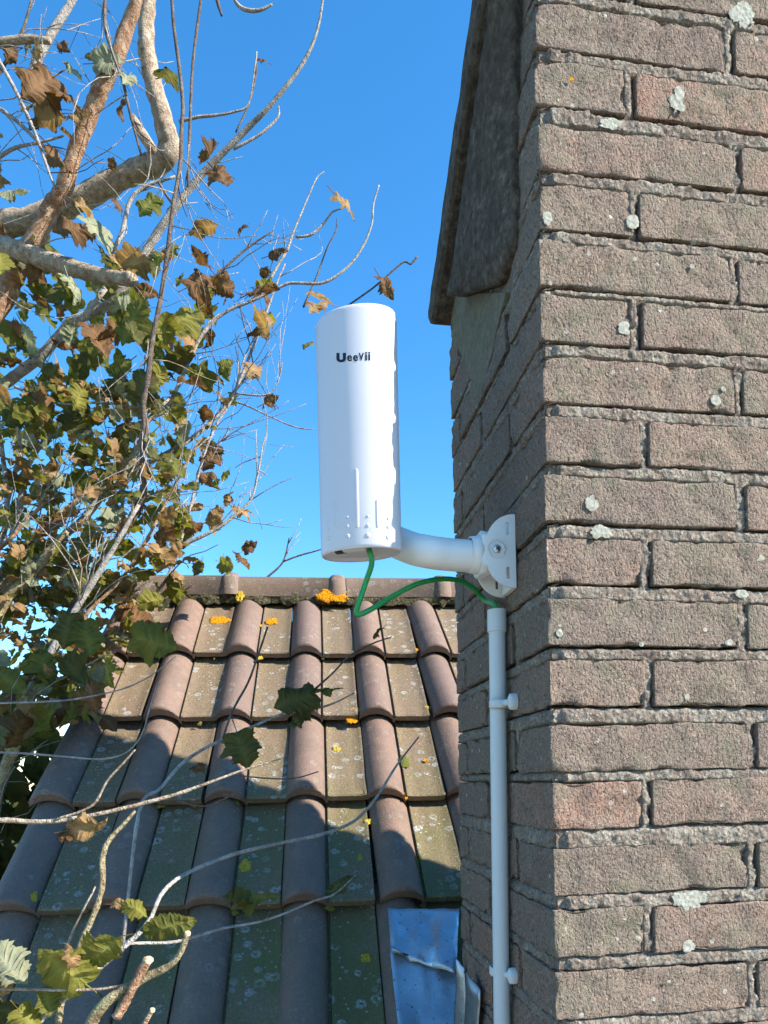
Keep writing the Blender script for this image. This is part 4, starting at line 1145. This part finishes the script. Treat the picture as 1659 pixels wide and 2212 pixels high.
limb(z3([(0, 780), (15, 900), (35, 1100), (20, 1250), (-80, 1500)]), [10, 10, 11, 12, 14], 2.0, 'twig', sides=7)
limb(z3([(90, 740), (95, 860), (60, 1010), (20, 1180)]), [8, 9, 9, 10], 2.1, 'bark', sides=7)
limb(z3([(330, 690), (250, 780), (200, 830), (130, 950), (100, 1100), (60, 1280)]), [6, 8, 9, 12, 13, 14], 2.05, 'twig', sides=7)
limb(z3([(70, 540), (200, 600), (330, 630), (480, 620), (650, 640)]), [6, 6, 6, 5, 4], 2.0, 'twig', sides=6)
limb(z3([(520, 60), (400, 210), (330, 250)]), [9, 12, 15], 2.08, 'twig', sides=7)
limb(z3([(590, 1035), (620, 960), (665, 890)]), [14, 15, 14], 1.95, 'lichbark', sides=8)
limb([(-140, 1620)] + z3([(0, 1640), (150, 1480), (260, 1330), (330, 1250)]), [24, 22, 20, 18, 13], 1.9, 'lichbark', sides=9, rough=.25)
limb([(-140, 1760), (-20, 1640), (60, 1500), (150, 1340), (230, 1210), (300, 1090)], [22, 20, 18, 15, 12, 8], 1.8, 'twig', sides=8, rough=.2)
limb([(-80, 1900), (0, 1690), (40, 1590), (75, 1480)], [30, 27, 24, 18], 1.7, 'lichbark', sides=9, rough=.25)
# fine twigs sprouting from the branches
trng = random.Random(5)
def sprout(p, d, L, w, m, parent, level):
    pts = [p]; q = p.copy(); n = max(3, int(L / .045))
    for i in range(n):
        d = (d + Vector((trng.gauss(0, .22), trng.gauss(0, .16), trng.gauss(0.03, .22)))).normalized()
        q = q + d * (L / n); pts.append(q.copy())
    return pts, w
fine = []
for bi_, (path, ws) in enumerate(branch_paths):
    wmean = sum(ws) / len(ws)
    ln = sum((path[i + 1] - path[i]).length for i in range(len(path) - 1))
    nspr = int(ln * (15.0 if wmean < .02 else 6.0))
    mx_ = sum(to_px(p)[0] for p in path) / len(path)
    if mx_ > 330: nspr = int(nspr * 1.7)
    for _ in range(nspr):
        i = trng.randrange(1, len(path) - 1) if len(path) > 2 else 0
        t_ = (path[min(i + 1, len(path) - 1)] - path[i - 1]).normalized()
        d = (t_ + Vector((trng.gauss(.12, .55), trng.gauss(0, .4), trng.gauss(.1, .55)))).normalized()
        L = trng.uniform(.07, .36); w = trng.uniform(.0024, .0050)
        pts, w = sprout(path[i], d, L, w, None, tree, 0); fine.append((pts, w))
        if trng.random() < .55:
            j = trng.randrange(1, len(pts) - 1)
            d2 = ((pts[j + 1] - pts[j]).normalized() + Vector((trng.gauss(0, .6), trng.gauss(0, .4), trng.gauss(0, .6)))).normalized()
            fine.append(sprout(pts[j], d2, L * .55, w * .7, None, tree, 1))
def to_px(p):
    d = p - CAM; k = d.dot(fw); return XPP + FPX * d.dot(cr) / k, YPP - FPX * d.dot(cu) / k
def twig_ok(pts):
    for p in pts:
        x, y = to_px(p)
        if x > 665 and y > 560 and not (y > 1500): return False
        if x > 560 and y < 420: return False
        if x > 700: return False
        if x > 380 and y < 300: return False
        if x > 430 and y > 1230: return False
    return True
kept = [f for f in fine if twig_ok(f[0])]
trng.shuffle(kept)
for i, (pts, w) in enumerate(kept[:180]):
    V, Fc = tube_geo(pts, [w / 2 * (1 - .7 * k / len(pts)) for k in range(len(pts))], 5)
    world_obj('twig', V, Fc, M[trng.choice(['twig', 'twig', 'twig_dark', 'bark'])], tree)
VV, FF = [], []
for (pts, w) in kept[180:2000]:
    V, Fc = tube_geo(pts, [w / 2 * (1 - .7 * k / len(pts)) for k in range(len(pts))], 4); b = len(VV)
    VV += V; FF += [tuple(a + b for a in f) for f in Fc]
if VV: tag(world_obj('fine_twigs', VV, FF, M['twig'], tree), kind='stuff')
# leaves traced one by one, then filled in
placed = []
for (x, y, s, m, v) in [(150, 330, 170, 'lf_brown', 1), (265, 390, 150, 'lf_brown', 3), (650, 290, 110, 'lf_dark', 0), (470, 430, 85, 'lf_brown', 4), (40, 740, 140, 'lf_pale', 0), (230, 620, 130, 'lf_brown', 3),
        (570, 790, 100, 'lf_green', 1), (850, 680, 125, 'lf_brown', 0), (790, 880, 110, 'lf_tan', 3), (930, 890, 60, 'lf_brown', 4), (1070, 975, 80, 'lf_brown', 6), (1012, 235, 42, 'lf_brown', 4), (1335, 795, 105, 'lf_tan', 3),
        (1490, 1108, 90, 'lf_brown', 4), (1225, 1150, 95, 'lf_tan', 5), (870, 1115, 105, 'lf_brown', 3), (770, 1085, 110, 'lf_brown', 1), (1020, 1115, 120, 'lf_brown', 3), (460, 805, 65, 'lf_brown', 3),
        (280, 880, 140, 'lf_brown', 1), (380, 915, 135, 'lf_pale', 5), (630, 980, 110, 'lf_yellow', 1), (435, 640, 42, 'lf_brown', 4), (805, 610, 90, 'lf_brown', 2), (245, 180, 60, 'lf_brown', 4), (420, 240, 110, 'lf_pale', 5), (490, 300, 90, 'lf_pale', 3)]:
    placed.append((x * .56, y * .56, s * .56, m, v))
for (x, y, s, m, v) in [(140, 310, 150, 'lf_pale', 6), (640, 230, 210, 'lf_green', 0), (890, 220, 190, 'lf_yellow', 0), (590, 410, 90, 'lf_yellow', 1), (900, 420, 180, 'lf_dark', 2), (1110, 425, 75, 'lf_green', 6), (1290, 100, 130, 'lf_brown', 3),
        (1290, 240, 140, 'lf_tan', 3), (1550, 145, 120, 'lf_tan', 3), (1508, 335, 60, 'lf_yellow', 1), (775, 490, 100, 'lf_yellow', 5), (850, 940, 150, 'lf_green', 0), (1030, 890, 130, 'lf_brown', 1), (1200, 1170, 115, 'lf_tan', 3),
        (1230, 1325, 80, 'lf_brown', 4), (1115, 1420, 85, 'lf_green', 2), (970, 1440, 70, 'lf_dark', 3), (250, 1100, 125, 'lf_yellow', 0), (540, 1210, 125, 'lf_dark', 0), (220, 980, 120, 'lf_tan', 3), (280, 860, 120, 'lf_green', 1),
        (480, 880, 130, 'lf_green', 2), (60, 690, 130, 'lf_dark', 0), (600, 560, 160, 'lf_dark', 2), (1010, 680, 90, 'lf_brown', 3), (800, 1270, 120, 'lf_brown', 1), (780, 1390, 130, 'lf_tan', 5), (660, 1400, 110, 'lf_yellow', 2), (400, 1400, 130, 'lf_green', 0),
        (100, 1390, 170, 'lf_green', 1), (280, 1590, 120, 'lf_dark', 0), (30, 400, 130, 'lf_brown', 0), (250, 470, 110, 'lf_dark', 1), (430, 480, 150, 'lf_dark', 2), (350, 290, 110, 'lf_pale', 5), (460, 380, 140, 'lf_green', 0), (150, 640, 110, 'lf_green', 5),
        (750, 640, 110, 'lf_dark', 1), (1000, 20, 130, 'lf_brown', 1), (1090, 40, 120, 'lf_brown', 3), (310, 110, 130, 'lf_dark', 2), (200, 120, 90, 'lf_brown', 3), (1010, 150, 90, 'lf_brown', 3), (800, 260, 120, 'lf_yellow', 2)]:
    placed.append((x * .44, 597 + y * .44, s * .44, m, v))
for (x, y, s, m, v) in placed:
    d = lrng.uniform(1.88, 2.08); leaf_at(P(x, y, d), px(s, d) * 1.05, m, tree, v)
fill = []
tries = 0
while len(fill) < 400 and tries < 20000:
    tries += 1
    x = lrng.uniform(-40, 520); y = lrng.uniform(560, 1620)
    right = 430 if y < 1000 else (440 - (y - 1000) * .28)
    if y > 1400: right = 235
    if y > 1575: right = 60
    if x > right + lrng.uniform(-60, 50): continue
    if mn.noise(Vector((x / 62, y / 62, 3.1))) < -.08: continue
    if x > 230 and y > 1330 and lrng.random() < .5: continue
    fill.append((x, y))
for _ in range(46):
    x = lrng.uniform(330, 590); y = lrng.uniform(540, 1260)
    if x > 620 - abs(y - 800) * .22: continue
    d = lrng.uniform(1.95, 2.15); leaf_at(P(x, y, d), px(lrng.uniform(24, 52), d), lrng.choice(['lf_brown', 'lf_brown', 'lf_tan', 'lf_green', 'lf_yellow']), tree, lrng.choice([3, 4, 4, 7, 1]))
for _ in range(16):
    x = lrng.uniform(-20, 260); y = lrng.uniform(100, 560)
    d = lrng.uniform(2.0, 2.2); leaf_at(P(x, y, d), px(lrng.uniform(28, 60), d), lrng.choice(['lf_brown', 'lf_brown', 'lf_tan', 'lf_pale']), tree, lrng.choice([3, 4, 7, 1, 5]))
near_paths = [p for path, w in branch_paths for p in path]
stuff_leaves = []
for i, (x, y) in enumerate(fill):
    d = lrng.uniform(1.86, 2.5) if y < 1230 else (lrng.uniform(1.86, 2.02) if y < 1420 else lrng.uniform(1.62, 1.80))
    s = px(lrng.uniform(34, 80), 2.0)
    m = lrng.choice(MATS_MAIN)
    if y > 1220 and lrng.random() < .5: m = lrng.choice(['lf_tan', 'lf_yellow', 'lf_pale', 'lf_green'])
    if i < 165: leaf_at(P(x, y, d), s, m, tree)
    else: stuff_leaves.append((P(x, y, d + .15), s * .9))
VV, FF, AA = [], [], []
for (p, s) in stuff_leaves:                     # the smaller ones deeper in the crown
    me = lrng.choice(LO)
    e3 = Matrix.Rotation(lrng.uniform(0, 6.28), 3, 'Z') @ Matrix.Rotation(lrng.uniform(-1.6, 1.6) + 1.5, 3, 'X') @ Matrix.Rotation(lrng.uniform(0, 6.28), 3, 'Z')
    b = len(VV)
    for v in me.vertices: VV.append(p + e3 @ (v.co * s))
    for f in me.polygons: FF.append(tuple(b + k for k in f.vertices))
if VV:
    o = world_obj('inner_leaves', VV, FF, M['lf_green'], tree); tag(o, kind='stuff')

for nm, mt, cnt, zz_ in (('withered_leaves', 'lf_tan', 230, 0), ('pale_leaves', 'lf_pale', 150, 1), ('yellow_leaves', 'lf_yellow', 170, 2)):
    VV, FF = [], []
    while cnt > 0:
        x = lrng.uniform(-30, 420); y = lrng.uniform(820, 1570)
        if x > 400 - max(0, y - 1180) * .55 + lrng.uniform(-40, 30) or mn.noise(Vector((x / 55, y / 55, 8 + zz_))) < -.1: continue
        cnt -= 1; d = lrng.uniform(1.85, 2.02) if y < 1420 else lrng.uniform(1.62, 1.85)
        p = P(x, y, d); sz = px(lrng.uniform(16, 40), d); me = lrng.choice(LO)
        e3 = Matrix.Rotation(lrng.uniform(0, 6.28), 3, 'Z') @ Matrix.Rotation(lrng.uniform(-1.6, 1.6) + 1.5, 3, 'X') @ Matrix.Rotation(lrng.uniform(0, 6.28), 3, 'Z'); b = len(VV)
        for v in me.vertices: VV.append(p + e3 @ (v.co * sz))
        for f in me.polygons: FF.append(tuple(b + k for k in f.vertices))
    tag(world_obj(nm, VV, FF, M[mt], tree), kind='stuff')

# ------------------------------------------------------------------ dark evergreen behind the left end of the roof
shr = empty('evergreen_shrub', Vector((-1.12, 2.75, 0)))
tag(shr, 'dark green evergreen shrub behind the left edge of the roof', 'shrub')
tube('stem', [Vector((-1.12, 2.75, 0)), Vector((-1.10, 2.77, .9)), Vector((-1.13, 2.74, 1.8)), Vector((-1.12, 2.73, 2.6))], [.05, .045, .035, .015], M['twig_dark'], shr, sides=8, rough=.1)
VV, FF = [], []
erng = random.Random(3)
for i in range(2600):
    a, b_, c = erng.gauss(0, 1), erng.gauss(0, 1), erng.gauss(0, 1); n_ = math.sqrt(a * a + b_ * b_ + c * c); r = erng.uniform(.3, 1) ** .5
    p = Vector((-1.12 + a / n_ * .52 * r, 2.75 + b_ / n_ * .60 * r, 2.0 + c / n_ * .97 * r))
    if (p - RO).dot(re) > -.31: continue
    e3 = Matrix.Rotation(erng.uniform(0, 6.28), 3, 'Z') @ Matrix.Rotation(erng.uniform(.2, 2.4), 3, 'X') @ Matrix.Rotation(erng.uniform(-1, 1), 3, 'Y')
    s = erng.uniform(.05, .11); b = len(VV)
    for v in LOE.vertices: VV.append(p + e3 @ (v.co * s))
    for f in LOE.polygons: FF.append(tuple(b + k for k in f.vertices))
tag(world_obj('foliage', VV, FF, M['lf_dark'], shr), kind='stuff')

# ------------------------------------------------------------------ pruned shrub reaching in from the lower left
rs0 = Vector((P(-260, 2212, .74).x, P(-260, 2212, .74).y, 0))
bush = empty('pruned_shrub', rs0)
tag(bush, 'pruned lichen-covered shrub with sunlit twigs and ragged leaves, lower left foreground', 'shrub')
def stem(pts, w, d, m, name='branch', sides=9, rough=.26): return limb(pts, [x * .84 for x in w], d, m, bush, name, sides, rough, record=False)
tube('main_stem', [rs0, rs0 + Vector((.02, .02, .9)), rs0 + Vector((.0, .01, 1.6)), P(-230, 2500, .74), P(-200, 2100, .74), P(-180, 1780, .74)], [.06, .055, .05, .045, .035, .02], M['lichbark'], bush, sides=12, rough=.12)
stem([(-180, 1790)] + z5([(-20, 265), (130, 270), (260, 255), (400, 225), (550, 185), (650, 150), (760, 110), (890, 70)]), [16, 14, 13, 12, 11, 10, 8, 6, 3], [.74, .80], 'bark', rough=.2)
stem(z5([(170, 265), (290, 220), (340, 140), (385, 90), (430, 40)]), [7, 7, 6, 6, 4], .745, 'bark')
stem([(120, 2300)] + z5([(200, 820), (260, 650), (300, 560), (325, 470), (325, 390), (345, 330), (390, 280), (430, 235)]), [20, 17, 15, 15, 16, 15, 13, 11, 7], [.72, .76], 'lichbark', rough=.28)
stem(z5([(185, 760), (215, 660), (260, 560), (305, 475)]), [9, 8, 7, 6], .74, 'bark')
stem([(-60, 2370)] + z5([(110, 920), (260, 780), (390, 670), (470, 590), (520, 490), (600, 430), (750, 370), (900, 335), (1020, 310), (1120, 270), (1190, 200), (1260, 90), (1330, 0)]), [18, 16, 15, 15, 12, 11, 10, 10, 9, 9, 8, 7, 6, 4], [.70, .76, 1.0, 1.15], 'twig')
stem(z5([(395, 662), (430, 655), (560, 650), (700, 610), (850, 580), (1000, 520), (1060, 500), (1130, 440)]), [8, 8, 8, 7, 6, 6, 5, 3], [.76, 1.0], 'twig')
stem([(150, 2420)] + z5([(270, 960), (330, 850), (400, 800), (470, 760), (540, 725), (575, 680), (597, 622)]), [42, 34, 30, 26, 22, 17, 15, 15], .70, 'lichbark', sides=12, rough=.3)
stem(z5([(370, 890), (400, 840), (430, 780), (472, 705)]), [26, 24, 23, 22], .695, 'bark_red', sides=12)
stem([(290, 2300)] + z5([(450, 940), (462, 905), (484, 868)]), [14, 13, 13, 12], .69, 'bark_red', sides=10)
stem([(-150, 2140)] + z5([(0, 800), (130, 803), (330, 800), (480, 760), (545, 715)]), [8, 8, 8, 7, 6, 4], .70, 'bark')
stem(z5([(525, 175), (560, 200), (650, 220), (750, 178)]), [5, 5, 5, 3], .95, 'twig_dark', sides=6)
stem(z5([(740, 120), (830, 130), (930, 132), (1012, 110)]), [4, 4, 4, 3], 1.0, 'twig_dark', sides=6)
stem([(265, 2048)] + z4([(300, 1000), (380, 910), (480, 800), (620, 720), (760, 660), (860, 620), (980, 600), (1050, 580), (1130, 540)]), [9, 9, 9, 9, 8, 7, 7, 6, 5, 3], [.85, 1.1, 1.15], 'twig')
stem(z4([(860, 620), (960, 540), (1040, 470), (1110, 400), (1200, 350), (1272, 325)]), [6, 6, 5, 5, 4, 3], [1.12, 1.2], 'twig_dark', sides=6)
stem(z4([(620, 720), (660, 610), (720, 500), (760, 390), (795, 285)]), [6, 6, 6, 5, 6], [1.08, 1.15], 'twig_dark', sides=6)
stem([(-120, 1520)] + z4([(-240, 580), (0, 570), (130, 550), (250, 520), (350, 470), (440, 400)]), [5, 5, 5, 4, 4, 3, 2], 1.2, 'twig', sides=6)
stem([(-120, 1640)] + z4([(-240, 770), (0, 785), (150, 795), (250, 770), (310, 700), (340, 600), (370, 500)]), [6, 6, 5, 5, 4, 4, 3, 2], 1.0, 'twig', sides=6)
for (cx, cy, w, d) in ((470, 708, 22, .695), (596, 624, 14, .70), (484, 868, 12, .69)):
    p = P(cx * .68, 1592 + cy * .68, d); blob('cut_end', p, Vector((0.2, -.3, .9)), cr, px(w * .5, d), px(w * .5, d), M['cut'], bush, .002, cx)
cam_up = Vector((0, 0, 1))
def bl(x, y, s, m, v, d, tip): leaf_at(P(x, y, d), px(s, d), m, bush, v, Vector(tip), .9)
for (x, y, s, m, v, d, tip) in [(900, 565, 165, 'lf_dark', 1, 1.12, (-.9, -.1, -.3)), (1030, 525, 120, 'lf_green', 0, 1.14, (.8, 0, .1)), (700, 760, 150, 'lf_dark', 1, 1.05, (.3, -.2, -.9)), (905, 650, 100, 'lf_dark', 4, 1.12, (-.8, 0, -.5)),
        (360, 345, 180, 'lf_green', 0, 1.25, (.9, -.1, -.25)), (1220, 310, 60, 'lf_dark', 4, 1.2, (-.5, 0, -.5)), (100, 330, 150, 'lf_green', 0, 1.3, (.2, -.2, -.9)), (50, 460, 150, 'lf_dark', 2, 1.3, (.5, -.2, -.6)), (180, 470, 110, 'lf_yellow', 1, 1.3, (.2, -.2, -.8)), (520, 830, 60, 'lf_brown', 4, 1.05, (-.8, 0, 0)),
        (120, 560, 120, 'lf_brown', 3, 1.3, (.2, 0, -1)), (20, 300, 140, 'lf_dark', 1, 1.3, (-.2, 0, -1))]:
    bl(132.7 + .56 * x, 1194.4 + .56 * y, s * .56, m, v, d, tip)
for (x, y, s, m, v, d, tip) in [(820, 510, 150, 'lf_green', 0, .97, (.7, -.3, .1)), (750, 520, 90, 'lf_dark', 2, .96, (-.7, -.3, .1)), (1085, 465, 110, 'lf_dark', 6, 1.0, (.8, 0, .5)), (535, 605, 175, 'lf_green', 6, .75, (.95, -.1, .15)), (330, 680, 150, 'lf_yellow', 0, .70, (.75, -.3, .5)),
        (200, 735, 190, 'lf_yellow', 0, .69, (-.5, -.3, .55)), (225, 690, 80, 'lf_tan', 4, .69, (-.2, 0, .9)), (30, 730, 150, 'lf_pale', 1, .70, (.6, -.2, -.5)), (435, 550, 80, 'lf_yellow', 3, .74, (.8, 0, -.4)), (380, 530, 50, 'lf_tan', 4, .74, (.8, 0, 0)),
        (280, 285, 120, 'lf_tan', 4, .76, (.9, 0, .15)), (210, 310, 70, 'lf_brown', 4, .76, (-.9, 0, -.2)), (30, 870, 110, 'lf_dark', 0, .72, (.6, 0, -.2)), (90, 900, 100, 'lf_yellow', 1, .70, (.4, 0, -.5)), (15, 790, 80, 'lf_tan', 3, .70, (-.2, 0, -.9)), (150, 840, 90, 'lf_green', 2, .71, (.2, 0, -.9))]:
    bl(x * .68, 1592 + y * .68, s * .68, m, v, d, tip)
